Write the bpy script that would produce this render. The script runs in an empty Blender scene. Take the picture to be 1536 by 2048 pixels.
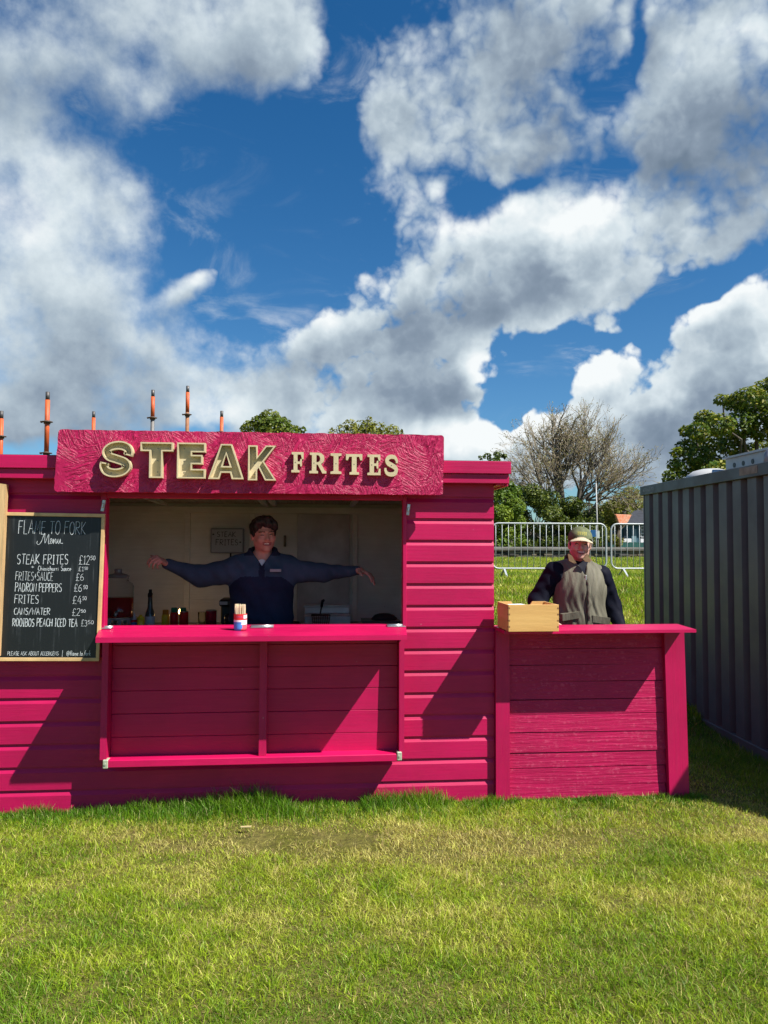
import bpy, bmesh, math, random
import numpy as np
from mathutils import Vector, Matrix, Euler
from mathutils.geometry import tessellate_polygon

scene = bpy.context.scene
COL = scene.collection
rad = math.radians
PI = math.pi

# ------------------------------------------------------------------ camera
CAM_P = np.array([0.0, -4.85, 1.62])
FPX = 1540.0                                   # focal length in pixels of the 1536 x 2048 photograph
cam_d = bpy.data.cameras.new('camera')
cam_d.sensor_width = 36.0
cam_d.lens = FPX / 2048 * 36.0
cam_d.clip_start = 0.05
cam_d.clip_end = 3000
cam = bpy.data.objects.new('camera', cam_d)
COL.objects.link(cam)
cam.matrix_world = (Matrix.Translation(CAM_P) @ Matrix.Rotation(rad(-5.3), 4, 'Z')
                    @ Matrix.Rotation(rad(92.35), 4, 'X') @ Matrix.Rotation(rad(0.2), 4, 'Z'))
scene.camera = cam
_M = np.array(cam.matrix_world)[:3, :3]


def view_dir(px, py):
    d = _M @ np.array([(px - 768) / FPX, (1024 - py) / FPX, -1.0])
    return d / np.linalg.norm(d)


def azel(px, py):
    d = view_dir(px, py)
    return math.atan2(d[0], d[1]), math.asin(d[2])


def at(px, py, Y):
    """the world point on the plane y = Y that the photograph shows at (px, py)"""
    d = view_dir(px, py)
    return Vector(CAM_P + d * ((Y - CAM_P[1]) / d[1]))


# ------------------------------------------------------------------ light and exposure
SUN_DIR = Vector((1.42, -1.0, 2.12)).normalized()      # towards the sun
EXPO = 0.85
SKY = 0.10
scene.view_settings.view_transform = 'Standard'
scene.view_settings.look = 'None'
scene.view_settings.exposure = EXPO
scene.view_settings.gamma = 1.0
scene.view_settings.use_curve_mapping = False
scene.cycles.max_bounces = 14
scene.cycles.diffuse_bounces = 9
scene.cycles.transmission_bounces = 12

sun_d = bpy.data.lights.new('sun', 'SUN')
sun_d.energy = 4.6
sun_d.angle = rad(0.53)
sun_d.color = (1.0, 0.955, 0.88)
sun = bpy.data.objects.new('sun', sun_d)
COL.objects.link(sun)
sun.rotation_euler = (-SUN_DIR).to_track_quat('-Z', 'Y').to_euler()
sun.location = SUN_DIR * 30

world = bpy.data.worlds.new('World')
scene.world = world
world.use_nodes = True
world.cycles.sampling_method = 'MANUAL'
world.cycles.sample_map_resolution = 512
WT = world.node_tree
for n in list(WT.nodes):
    WT.nodes.remove(n)


class NG:
    """small helper that writes node trees"""

    def __init__(self, tree):
        self.t = tree

    def n(self, typ, **kw):
        nd = self.t.nodes.new(typ)
        for k, v in kw.items():
            setattr(nd, k, v)
        return nd

    def link(self, a, b):
        self.t.links.new(a, b)

    def put(self, sock, v):
        if isinstance(v, bpy.types.NodeSocket):
            self.t.links.new(v, sock)
        else:
            sock.default_value = v

    def math(self, op, a, b=None, c=None, clamp=False):
        nd = self.n('ShaderNodeMath', operation=op)
        nd.use_clamp = clamp
        self.put(nd.inputs[0], a)
        if b is not None:
            self.put(nd.inputs[1], b)
        if c is not None:
            self.put(nd.inputs[2], c)
        return nd.outputs[0]

    def vmath(self, op, a, b=None, out=0):
        nd = self.n('ShaderNodeVectorMath', operation=op)
        self.put(nd.inputs[0], a)
        if b is not None:
            self.put(nd.inputs[1], b)
        return nd.outputs[out]

    def scale(self, a, s):
        nd = self.n('ShaderNodeVectorMath', operation='SCALE')
        self.put(nd.inputs[0], a)
        self.put(nd.inputs[3], s)
        return nd.outputs[0]

    def comb(self, x, y, z):
        nd = self.n('ShaderNodeCombineXYZ')
        for i, v in enumerate((x, y, z)):
            self.put(nd.inputs[i], v)
        return nd.outputs[0]

    def sep(self, v):
        nd = self.n('ShaderNodeSeparateXYZ')
        self.put(nd.inputs[0], v)
        return nd.outputs

    def mapr(self, v, a, b, c, d, smooth=True):
        nd = self.n('ShaderNodeMapRange')
        nd.interpolation_type = 'SMOOTHSTEP' if smooth else 'LINEAR'
        nd.clamp = True
        self.put(nd.inputs[0], v)
        for i, x in enumerate((a, b, c, d)):
            self.put(nd.inputs[i + 1], x)
        return nd.outputs[0]

    def noise(self, vec, scale, detail=4, rough=0.5, lac=2.0, dist=0.0, color=False):
        nd = self.n('ShaderNodeTexNoise')
        nd.inputs['Scale'].default_value = scale
        nd.inputs['Detail'].default_value = detail
        nd.inputs['Roughness'].default_value = rough
        nd.inputs['Lacunarity'].default_value = lac
        nd.inputs['Distortion'].default_value = dist
        if vec is not None:
            self.put(nd.inputs['Vector'], vec)
        return nd.outputs['Color' if color else 'Fac']

    def ramp(self, v, stops, interp='LINEAR'):
        nd = self.n('ShaderNodeValToRGB')
        cr = nd.color_ramp
        cr.interpolation = interp
        while len(cr.elements) < len(stops):
            cr.elements.new(0.5)
        for e, (p, c) in zip(cr.elements, stops):
            e.position = p
            e.color = (c[0], c[1], c[2], 1)
        self.put(nd.inputs[0], v)
        return nd.outputs[0]

    def mix(self, f, a, b, blend='MIX'):
        nd = self.n('ShaderNodeMix', data_type='RGBA', blend_type=blend)
        self.put(nd.inputs[0], f)
        self.put(nd.inputs[6], a if isinstance(a, bpy.types.NodeSocket) else (*a, 1) if len(a) == 3 else a)
        self.put(nd.inputs[7], b if isinstance(b, bpy.types.NodeSocket) else (*b, 1) if len(b) == 3 else b)
        return nd.outputs[2]


# ---- sky: blue air from the Sky Texture, cumulus laid over it by direction
# cloud masses: centre and radii (pixels of the photograph at infinity), tilt in degrees, weight
CLOUDS = [
    # upper left cloud bank
    (330, 40, 420, 190, 0, 1.0), (560, 95, 170, 130, -8, .55), (80, 215, 250, 170, -25, .75), (300, 190, 190, 90, 25, .4),
    # left bright veil
    (70, 470, 300, 230, 0, 1.0), (60, 700, 330, 190, 0, .95), (330, 760, 330, 120, 8, .65), (290, 380, 130, 170, 12, .35),
    (170, 840, 330, 60, 0, .25),
    # upper right masses
    (960, 130, 260, 210, 10, 1.0), (830, 300, 140, 140, 0, .75), (1060, 330, 130, 90, 0, .35), (1420, 90, 230, 190, 0, .95), (1170, 40, 220, 110, 0, .7),
    (1450, 360, 230, 180, -10, 1.5), (1330, 230, 90, 130, 0, .5),
    # great central cumulus
    (1140, 500, 330, 130, 4, 1.5), (1170, 600, 190, 75, 8, .8), (930, 570, 260, 130, 14, .95), (800, 690, 330, 110, 12, .9), (600, 720, 240, 90, 8, .55), (900, 420, 90, 80, 0, .4),
    (820, 800, 210, 80, 0, 1.0), (930, 745, 80, 40, 10, .7), (480, 830, 200, 70, 0, .6), (900, 870, 170, 70, 0, .9), (620, 860, 300, 60, 0, .5), (720, 590, 80, 40, 25, .5),
    # right hand towers
    (1178, 765, 105, 100, 0, 1.4), (1090, 880, 130, 75, 0, 2.0), (1000, 905, 200, 70, 0, 2.2), (1150, 860, 190, 70, 0, .9), (1330, 810, 80, 70, 0, .8), (1470, 720, 150, 150, -20, 1.1), (1500, 610, 70, 70, 0, .7),
    (1400, 880, 300, 80, 0, 1.0), (1060, 830, 40, 50, 0, .5),
    (1150, 930, 330, 60, 0, .9), (1420, 960, 250, 70, 0, .8), (930, 930, 160, 60, 0, .7), (260, 815, 420, 62, 2, .85), (620, 810, 180, 70, 0, .7), (1100, 280, 130, 90, 0, .5),
    # small shreds
    (395, 597, 80, 40, 32, 1.1), (1400, 630, 85, 28, 12, .45), (540, 290, 110, 30, -5, .2), (1220, 660, 40, 25, -30, .45),
]
HOLES = [
    (250, 260, 190, 60, -10, .35), (90, 250, 120, 60, 0, .2), (420, 250, 120, 60, 0, .3),
    (710, 130, 55, 190, 4, .9), (480, 420, 250, 210, 0, .9), (640, 300, 120, 130, 0, .5), (640, 480, 170, 130, 0, .7), (1245, 110, 26, 95, -10, .8), (1240, 340, 70, 26, 6, .62), (1050, 362, 55, 18, 8, .5),
    (1065, 735, 85, 55, 10, .8), (1380, 590, 110, 55, 25, .75), (1010, 790, 50, 45, 0, .45), (1270, 690, 80, 45, 15, .6), (985, 365, 45, 22, 20, .40), (330, 862, 100, 26, 0, .3), (60, 875, 110, 26, 0, .3),
]
TONE = [   # lighter / darker regions of the clouds themselves
    (1440, 350, 230, 150, -5, -.55), (1390, 830, 170, 90, 20, -.35), (880, 645, 330, 62, 14, -.50), (820, 790, 210, 62, 0, -.52), (1080, 110, 200, 140, 0, -.28), (1090, 270, 140, 90, 0, -.42),
    (90, 210, 300, 110, -20, -.35), (500, 150, 260, 90, 0, -.12), (120, 640, 230, 90, 0, .05), (560, 770, 240, 60, 0, -.2), (1500, 180, 120, 90, 0, -.2), (100, 790, 300, 80, 0, -.04),
    (1150, 440, 290, 75, 0, .60), (1330, 490, 110, 70, 0, .2), (80, 440, 280, 190, 0, .42), (960, 740, 45, 45, 0, .6), (930, 880, 180, 60, 0, .6), (1170, 745, 90, 80, 0, .35), (250, 60, 380, 110, 0, .1),
    (1490, 600, 70, 60, 0, .3), (440, 820, 130, 50, 0, .35), (1330, 790, 60, 60, 0, .3), (1110, 840, 120, 60, 0, .3), (760, 320, 70, 100, 0, .25), (1500, 70, 120, 70, 0, .25), (1340, 130, 70, 60, 0, .15),
]


def field_map():
    """the cloud masses, gaps and tones as smooth fields over azimuth and elevation"""
    W_, H_ = 1024, 512
    az = (np.arange(W_) + .5) / W_ * 2 * PI - PI
    el = (np.arange(H_) + .5) / H_ * PI - PI / 2
    A, E = np.meshgrid(az, el)
    out = np.zeros((H_, W_, 4), np.float32)
    out[..., 3] = 1
    rng = np.random.default_rng(5)
    around = []
    for _ in range(60):                                   # plausible clouds for the rest of the sky
        a = rng.uniform(0.75, 2 * PI - 0.75)
        around.append((a if a < PI else a - 2 * PI, rng.uniform(0.02, 1.2), rng.uniform(.1, .3), rng.uniform(.06, .16), rng.uniform(-.3, .3), rng.uniform(.4, 1.0)))
    for ch, blobs in ((0, CLOUDS), (1, HOLES), (2, TONE)):
        items = []
        for (cx, cy, rx, ry, rot, w) in blobs:
            a, e = azel(cx, cy)
            k = 1.22 / FPX
            items.append((a, e, rx * k, ry * k, rad(rot), w))
        if ch == 0:
            items += around
        for (a, e, rx, ry, ro, w) in items:
            da, de = A - a, E - e
            c, s_ = math.cos(ro), math.sin(ro)
            u, v = (da * c + de * s_) / rx, (-da * s_ + de * c) / ry
            r = np.clip(1 - np.sqrt(u * u + v * v), 0, 1)
            out[..., ch] += w * r * r * (3 - 2 * r)
    out[..., 0] = np.minimum(out[..., 0], 1.15)
    out[..., 2] = out[..., 2] * 0.5 + 0.5
    im = bpy.data.images.new('cloud_fields', W_, H_, alpha=False, float_buffer=True)
    im.colorspace_settings.name = 'Non-Color'
    im.pixels.foreach_set(out.ravel())
    im.update()
    return im


FIELDS = field_map()


def fields(g, P):
    s = g.sep(P)
    uv = g.comb(g.math('MULTIPLY_ADD', s[0], 1 / (2 * PI), 0.5), g.math('MULTIPLY_ADD', s[1], 1 / PI, 0.5), 0.0)
    nd = g.n('ShaderNodeTexImage', image=FIELDS, interpolation='Cubic', extension='EXTEND')
    g.put(nd.inputs[0], uv)
    sp = g.n('ShaderNodeSeparateColor')
    g.link(nd.outputs[0], sp.inputs[0])
    return sp.outputs


def make_density_group():
    t = bpy.data.node_groups.new('cloud_density', 'ShaderNodeTree')
    t.interface.new_socket('P', in_out='INPUT', socket_type='NodeSocketVector')
    t.interface.new_socket('N', in_out='INPUT', socket_type='NodeSocketVector')
    t.interface.new_socket('D', in_out='OUTPUT', socket_type='NodeSocketFloat')
    t.interface.new_socket('F', in_out='OUTPUT', socket_type='NodeSocketFloat')
    g = NG(t)
    gi = g.n('NodeGroupInput')
    go = g.n('NodeGroupOutput')
    P, N = gi.outputs[0], gi.outputs[1]
    # warp the masses so that their outlines are ragged
    w = g.noise(N, 5.0, 5, 0.55, color=True)
    w = g.vmath('SUBTRACT', w, (0.5, 0.5, 0.5))
    Pw = g.vmath('ADD', P, g.vmath('MULTIPLY', w, (0.16, 0.13, 0.0)))
    fl = fields(g, Pw)
    cov = g.math('SUBTRACT', fl[0], fl[1])
    Nw = g.vmath('ADD', N, g.scale(w, 0.035))
    f1 = g.noise(N, 5.5, 9, 0.58)
    f2 = g.noise(g.vmath('ADD', N, (3.1, 1.7, 5.2)), 19.0, 7, 0.58)
    f = g.math('ADD', g.math('MULTIPLY', g.math('SUBTRACT', f1, 0.5), 2.8), g.math('MULTIPLY', g.math('SUBTRACT', f2, 0.5), 1.0))
    # rounded heads: folded noise bulges outwards between sharp creases
    q1 = g.math('ABSOLUTE', g.math('SUBTRACT', g.noise(Nw, 12.0, 1, 0.5), 0.5))
    q2 = g.math('ABSOLUTE', g.math('SUBTRACT', g.noise(Nw, 27.0, 1, 0.5), 0.5))
    q3 = g.math('ABSOLUTE', g.math('SUBTRACT', g.noise(Nw, 60.0, 1, 0.5), 0.5))
    bil = g.math('ADD', g.math('ADD', g.math('MULTIPLY', q1, 2.2), g.math('MULTIPLY', q2, 1.25)), g.math('MULTIPLY', q3, 0.7))
    s_ = g.sep(P)
    crisp = g.mapr(s_[0], -0.16, 0.12, 0.22, 1.0)
    f = g.math('ADD', f, g.math('MULTIPLY', g.math('SUBTRACT', bil, 0.42), crisp))
    d = g.math('ADD', g.math('MULTIPLY', cov, 1.05), f)
    g.link(d, go.inputs[0])
    g.link(f, go.inputs[1])
    return t


def build_sky():
    g = NG(WT)
    tc = g.n('ShaderNodeTexCoord')
    N = g.vmath('NORMALIZE', tc.outputs['Generated'])
    s = g.sep(N)
    az = g.math('ARCTAN2', s[0], s[1])
    el = g.math('ARCSINE', s[2])
    P = g.comb(az, el, 0.0)
    grp = make_density_group()
    a = g.n('ShaderNodeGroup')
    a.node_tree = grp
    g.link(P, a.inputs[0])
    g.link(N, a.inputs[1])
    b = g.n('ShaderNodeGroup')
    b.node_tree = grp
    off = (0.012, -0.004, 0.024)
    g.link(g.vmath('ADD', P, (0.012, 0.024, 0.0)), b.inputs[0])
    g.link(g.vmath('ADD', N, off), b.inputs[1])
    dens = a.outputs[0]
    # soft, wispy edges in the high veil at the left and overhead, crisp ones on the towers at the right
    soft = g.math('MAXIMUM', g.mapr(az, -0.25, 0.10, 1.05, 0.36), g.mapr(el, 0.20, 0.45, 0.30, 0.95))
    alpha = g.mapr(dens, 0.26, g.math('ADD', soft, 0.26), 0.0, 1.0)
    # thin shreds of cloud drifting in the blue
    st = g.noise(g.vmath('MULTIPLY', N, (5.0, 5.0, 11.0)), 1.3, 8, 0.62, dist=.8)
    shred = g.math('MULTIPLY', g.mapr(st, 0.52, 0.74, 0.0, 0.42), g.mapr(dens, -0.9, 0.2, 0.25, 1.0))
    alpha = g.math('MAXIMUM', alpha, shred)
    grad = g.math('SUBTRACT', dens, b.outputs[0])                # > 0 where there is less cloud above: lit tops
    tone = g.math('MULTIPLY_ADD', fields(g, P)[2], 2.0, -1.0)
    wob = g.noise(N, 4.6, 4, 0.5)
    wob2 = g.noise(N, 15.0, 6, 0.55)
    br = g.math('ADD', 0.66, g.math('MULTIPLY', grad, 0.36))
    br = g.math('ADD', br, g.math('MULTIPLY', tone, 0.78))
    br = g.math('ADD', br, g.math('MULTIPLY', g.math('SUBTRACT', wob, 0.5), 0.95))
    br = g.math('ADD', br, g.math('MULTIPLY', g.math('SUBTRACT', wob2, 0.5), 0.42))
    # the thin rims glow, thick middles are greyer
    br = g.math('ADD', br, g.mapr(dens, 0.15, 1.5, 0.10, -0.20))
    cloud = g.ramp(br, [(0.0, (.165, .225, .305)), (0.28, (.255, .325, .415)), (0.52, (.43, .52, .60)), (0.78, (.70, .79, .84)), (1.0, (.93, .97, .98))])
    k = 1.0 / (SKY * 2 ** EXPO)
    cloud = g.mix(1.0, cloud, (k, k, k), 'MULTIPLY')
    sky = g.n('ShaderNodeTexSky', sky_type='NISHITA')
    sky.sun_disc = False
    sky.sun_elevation = math.asin(SUN_DIR.z)
    sky.sun_rotation = math.atan2(SUN_DIR.x, SUN_DIR.y)
    sky.altitude = 50
    sky.air_density = 1.0
    sky.dust_density = 0.3
    sky.ozone_density = 4.0
    hs = g.n('ShaderNodeHueSaturation')
    hs.inputs['Saturation'].default_value = 1.32
    hs.inputs['Value'].default_value = 0.61
    g.link(sky.outputs[0], hs.inputs['Color'])
    low = g.mapr(el, 0.0, 0.30, 1.0, 0.0)
    air = g.mix(low, (1, 1, 1), (.64, .88, 1.0))
    air = g.mix(1.0, hs.outputs[0], air, 'MULTIPLY')
    col = g.mix(alpha, air, cloud)
    bg = g.n('ShaderNodeBackground')
    g.link(col, bg.inputs[0])
    bg.inputs[1].default_value = SKY
    out = g.n('ShaderNodeOutputWorld')
    g.link(bg.outputs[0], out.inputs[0])


build_sky()


# ------------------------------------------------------------------ object helpers
def tag(o, label=None, cat=None, group=None, kind=None):
    if label:
        o['label'] = label
    if cat:
        o['category'] = cat
    if group:
        o['group'] = group
    if kind:
        o['kind'] = kind
    return o


def thing(name, label, cat, loc=(0, 0, 0), group=None):
    o = bpy.data.objects.new(name, None)
    o.empty_display_size = 0.1
    COL.objects.link(o)
    o.location = loc
    return tag(o, label, cat, group)


def origin_of(o):
    v = Vector((0, 0, 0))
    while o is not None:
        v += o.location
        o = o.parent
    return v


def copy_tree(o, parent=None):
    c = o.copy()
    COL.objects.link(c)
    if parent is not None:
        c.parent = parent
    for ch in list(o.children):
        copy_tree(ch, c)
    return c


class MB:
    """collects shapes (in world coordinates) that become ONE mesh object"""

    def __init__(self):
        self.v, self.f, self.m, self.sm = [], [], [], []

    def add(self, vs, fs, m=0, smooth=False):
        o = len(self.v)
        self.v += [tuple(p) for p in vs]
        for f in fs:
            self.f.append(tuple(i + o for i in f))
            self.m.append(m)
            self.sm.append(smooth)
        return self

    def box(self, a, b, m=0, mtx=None, bev=0.0):
        x0, y0, z0 = (min(a[i], b[i]) for i in range(3))
        x1, y1, z1 = (max(a[i], b[i]) for i in range(3))
        if bev > 0:
            e = min(bev, (x1 - x0) / 2.1, (y1 - y0) / 2.1, (z1 - z0) / 2.1)
            vs = []
            for (X, sx) in ((x0, 1), (x1, -1)):
                for (Y, sy) in ((y0, 1), (y1, -1)):
                    for (Z, sz) in ((z0, 1), (z1, -1)):
                        vs += [(X + sx * e, Y + sy * e, Z), (X + sx * e, Y, Z + sz * e), (X, Y + sy * e, Z + sz * e)]
            idx = lambda i, j, k, t: ((i * 2 + j) * 2 + k) * 3 + t
            fs = []
            for k in (0, 1):
                q = [idx(0, 0, k, 0), idx(0, 1, k, 0), idx(1, 1, k, 0), idx(1, 0, k, 0)]
                fs.append(q if k == 0 else q[::-1])
                q = [idx(0, k, 0, 1), idx(1, k, 0, 1), idx(1, k, 1, 1), idx(0, k, 1, 1)]
                fs.append(q if k == 0 else q[::-1])
                q = [idx(k, 0, 0, 2), idx(k, 0, 1, 2), idx(k, 1, 1, 2), idx(k, 1, 0, 2)]
                fs.append(q if k == 0 else q[::-1])
            for i in (0, 1):
                for j in (0, 1):
                    for (t0, t1, fn) in ((0, 1, lambda p, q: ((0, p, q), (1, p, q))), (0, 2, lambda p, q: ((p, 0, q), (p, 1, q))), (1, 2, lambda p, q: ((p, q, 0), (p, q, 1)))):
                        A, B = fn(i, j)
                        fs.append([idx(*A, t0), idx(*B, t0), idx(*B, t1), idx(*A, t1)])
            for i in (0, 1):
                for j in (0, 1):
                    for k in (0, 1):
                        fs.append([idx(i, j, k, 0), idx(i, j, k, 1), idx(i, j, k, 2)])
        else:
            vs = [(x, y, z) for x in (x0, x1) for y in (y0, y1) for z in (z0, z1)]
            fs = [(0, 1, 3, 2), (4, 6, 7, 5), (0, 4, 5, 1), (2, 3, 7, 6), (0, 2, 6, 4), (1, 5, 7, 3)]
        if mtx is not None:
            vs = [mtx @ Vector(p) for p in vs]
        return self.add(vs, fs, m)

    def hexa(self, p, m=0):
        """box from 8 points: bottom ring 0-3, top ring 4-7"""
        return self.add(p, [(3, 2, 1, 0), (4, 5, 6, 7), (0, 1, 5, 4), (1, 2, 6, 5), (2, 3, 7, 6), (3, 0, 4, 7)], m)

    def tube(self, pts, r, n=8, m=0, cap=True, smooth=True):
        pts = [Vector(p) for p in pts]
        rs = r if isinstance(r, (list, tuple)) else [r] * len(pts)
        vs, fs = [], []
        t0 = (pts[1] - pts[0]).normalized()
        ref = Vector((0, 0, 1)) if abs(t0.z) < 0.9 else Vector((1, 0, 0))
        u = t0.cross(ref).normalized()
        for i, p in enumerate(pts):
            if i == 0:
                t = pts[1] - pts[0]
            elif i == len(pts) - 1:
                t = pts[-1] - pts[-2]
            else:
                t = (pts[i + 1] - pts[i]).normalized() + (pts[i] - pts[i - 1]).normalized()
            t.normalize()
            u = (u - t * u.dot(t)).normalized()
            w = t.cross(u)
            for k in range(n):
                a = 2 * PI * k / n
                vs.append(p + (u * math.cos(a) + w * math.sin(a)) * rs[i])
        for i in range(len(pts) - 1):
            for k in range(n):
                a, b = i * n + k, i * n + (k + 1) % n
                fs.append((a, b, b + n, a + n))
        self.add(vs, fs, m, smooth)
        if cap:
            o = len(self.v) - len(vs)
            self.f.append(tuple(o + k for k in range(n))[::-1])
            self.f.append(tuple(o + (len(pts) - 1) * n + k for k in range(n)))
            self.m += [m, m]
            self.sm += [False, False]
        return self

    def lathe(self, c, prof, n=24, m=0, ms=None, smooth=True, sy=1.0):
        """prof: list of (radius, z); ms: material per band"""
        vs, fs, mm = [], [], []
        for (r, z) in prof:
            for k in range(n):
                a = 2 * PI * k / n
                vs.append((c[0] + r * math.cos(a), c[1] + sy * r * math.sin(a), c[2] + z))
        o = len(self.v)
        self.v += vs
        for i in range(len(prof) - 1):
            for k in range(n):
                a, b = o + i * n + k, o + i * n + (k + 1) % n
                self.f.append((a, b, b + n, a + n))
                self.m.append(ms[i] if ms else m)
                self.sm.append(smooth)
        self.f.append(tuple(o + k for k in range(n))[::-1])
        self.f.append(tuple(o + (len(prof) - 1) * n + k for k in range(n)))
        self.m += [ms[0] if ms else m, ms[-1] if ms else m]
        self.sm += [False, False]
        return self

    def prism(self, loops, y0, y1, m=0, side_m=None):
        """outline loops (x, z) (first outer, others holes) extruded from y0 (front) to y1"""
        fl = [Vector((x, 0, z)) for lp in loops for (x, z) in lp]
        tris = tessellate_polygon([[Vector((x, z, 0)) for (x, z) in lp] for lp in loops])
        n = len(fl)
        o = len(self.v)
        self.v += [(p.x, y0, p.z) for p in fl] + [(p.x, y1, p.z) for p in fl]
        for t in tris:
            a, b, c = (fl[i] for i in t)
            if (b.x - a.x) * (c.z - a.z) - (b.z - a.z) * (c.x - a.x) < 0:
                t = t[::-1]
            self.f.append(tuple(o + i for i in t))
            self.f.append(tuple(o + n + i for i in t)[::-1])
            self.m += [m, m]
            self.sm += [False, False]
        k = 0
        for lp in loops:
            L = len(lp)
            ar = sum(lp[i][0] * lp[(i + 1) % L][1] - lp[(i + 1) % L][0] * lp[i][1] for i in range(L))
            for i in range(L):
                a, b = o + k + i, o + k + (i + 1) % L
                q = (a, a + n, b + n, b)
                self.f.append(q)
                self.m.append(m if side_m is None else side_m)
                self.sm.append(False)
            k += L
        return self

    def build(self, name, mats, parent=None, recalc=True, world_org=None):
        me = bpy.data.meshes.new(name)
        org = origin_of(parent) if parent is not None else Vector(world_org or (0, 0, 0))
        vs = [(p[0] - org.x, p[1] - org.y, p[2] - org.z) for p in self.v]
        me.from_pydata(vs, [], self.f)
        me.polygons.foreach_set('material_index', self.m)
        me.polygons.foreach_set('use_smooth', self.sm)
        for mt in (mats if isinstance(mats, (list, tuple)) else [mats]):
            me.materials.append(mt)
        if recalc:
            bm = bmesh.new()
            bm.from_mesh(me)
            bmesh.ops.recalc_face_normals(bm, faces=bm.faces)
            bm.to_mesh(me)
            bm.free()
        me.update()
        o = bpy.data.objects.new(name, me)
        COL.objects.link(o)
        if parent is not None:
            o.parent = parent
        elif world_org is not None:
            o.location = world_org
        return o


def np_mesh(name, verts, faces_flat, loops_tot, mats, parent=None, col=None, smooth=False, mat_idx=None):
    """fast mesh from numpy arrays"""
    me = bpy.data.meshes.new(name)
    nv, nf = len(verts), len(loops_tot)
    me.vertices.add(nv)
    me.vertices.foreach_set('co', np.ascontiguousarray(verts, np.float32).ravel())
    me.loops.add(len(faces_flat))
    me.loops.foreach_set('vertex_index', np.ascontiguousarray(faces_flat, np.int32))
    me.polygons.add(nf)
    st = np.zeros(nf, np.int32)
    st[1:] = np.cumsum(loops_tot)[:-1]
    me.polygons.foreach_set('loop_start', st)
    me.polygons.foreach_set('loop_total', np.ascontiguousarray(loops_tot, np.int32))
    if smooth:
        me.polygons.foreach_set('use_smooth', np.ones(nf, bool))
    if mat_idx is not None:
        me.polygons.foreach_set('material_index', np.ascontiguousarray(mat_idx, np.int32))
    for mt in (mats if isinstance(mats, (list, tuple)) else [mats]):
        me.materials.append(mt)
    if col is not None:
        at_ = me.attributes.new('tint', 'FLOAT_COLOR', 'POINT')
        c4 = np.ones((nv, 4), np.float32)
        c4[:, :3] = col
        at_.data.foreach_set('color', c4.ravel())
    me.update(calc_edges=True)
    o = bpy.data.objects.new(name, me)
    COL.objects.link(o)
    if parent is not None:
        org = np.array(origin_of(parent))
        if np.abs(org).max() > 0:
            me.vertices.foreach_set('co', np.ascontiguousarray(verts - org, np.float32).ravel())
        o.parent = parent
    return o


# ------------------------------------------------------------------ materials
def srgb(r, g, b):
    f = lambda c: (c / 255 / 12.92) if c / 255 <= 0.04045 else ((c / 255 + 0.055) / 1.055) ** 2.4
    return (f(r), f(g), f(b))


def material(name, color, rough=0.6, metal=0.0, var=0.0, vscale=6.0, bump=0.0, bscale=40.0, spec=0.5, stretch=(1, 1, 1), var_color=None,
             bdetail=5, emit=None, trans=0.0, ior=1.45, alpha=1.0, coat=0.0):
    mt = bpy.data.materials.new(name)
    mt.use_nodes = True
    g = NG(mt.node_tree)
    p = mt.node_tree.nodes['Principled BSDF']
    p.inputs['Base Color'].default_value = (*color, 1)
    p.inputs['Roughness'].default_value = rough
    p.inputs['Metallic'].default_value = metal
    p.inputs['Specular IOR Level'].default_value = spec
    p.inputs['IOR'].default_value = ior
    if trans:
        p.inputs['Transmission Weight'].default_value = trans
    if coat:
        p.inputs['Coat Weight'].default_value = coat
    if emit:
        p.inputs['Emission Color'].default_value = (*emit[0], 1)
        p.inputs['Emission Strength'].default_value = emit[1]
    if var or bump:
        tc = g.n('ShaderNodeTexCoord')
        v = tc.outputs['Object']
        if stretch != (1, 1, 1):
            v = g.vmath('MULTIPLY', v, stretch)
    if var:
        f = g.noise(v, vscale, 6, 0.6)
        f = g.mapr(f, 0.3, 0.7, 0.0, 1.0, smooth=False)
        c2 = var_color if var_color else tuple(c * (1 - var) for c in color)
        c1 = color if var_color else tuple(min(1, c * (1 + var * .5)) for c in color)
        g.link(g.mix(f, c1, c2), p.inputs['Base Color'])
        g.link(g.mapr(f, 0, 1, max(0, rough - .08), min(1, rough + .08)), p.inputs['Roughness'])
    if bump:
        f = g.noise(v, bscale, bdetail, 0.6)
        b = g.n('ShaderNodeBump')
        b.inputs['Strength'].default_value = min(1, bump)
        b.inputs['Distance'].default_value = 0.01 * max(1, bump)
        g.link(f, b.inputs['Height'])
        g.link(b.outputs[0], p.inputs['Normal'])
    return mt


def foliage(name, base, trans=0.35, rough=0.55):
    """leaf and blade material: colour comes from the 'tint' of each leaf"""
    mt = bpy.data.materials.new(name)
    mt.use_nodes = True
    g = NG(mt.node_tree)
    t = mt.node_tree
    p = t.nodes['Principled BSDF']
    out = [n for n in t.nodes if n.type == 'OUTPUT_MATERIAL'][0]
    a = g.n('ShaderNodeAttribute', attribute_name='tint')
    c = g.mix(1.0, a.outputs['Color'], base, 'MULTIPLY')
    g.link(c, p.inputs['Base Color'])
    p.inputs['Roughness'].default_value = rough
    p.inputs['Specular IOR Level'].default_value = 0.3
    tr = g.n('ShaderNodeBsdfTranslucent')
    g.link(g.mix(1.0, c, (1.25, 1.2, .6), 'MULTIPLY'), tr.inputs[0])
    ms = g.n('ShaderNodeMixShader')
    ms.inputs[0].default_value = trans
    g.link(p.outputs[0], ms.inputs[1])
    g.link(tr.outputs[0], ms.inputs[2])
    g.link(ms.outputs[0], out.inputs[0])
    return mt


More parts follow.
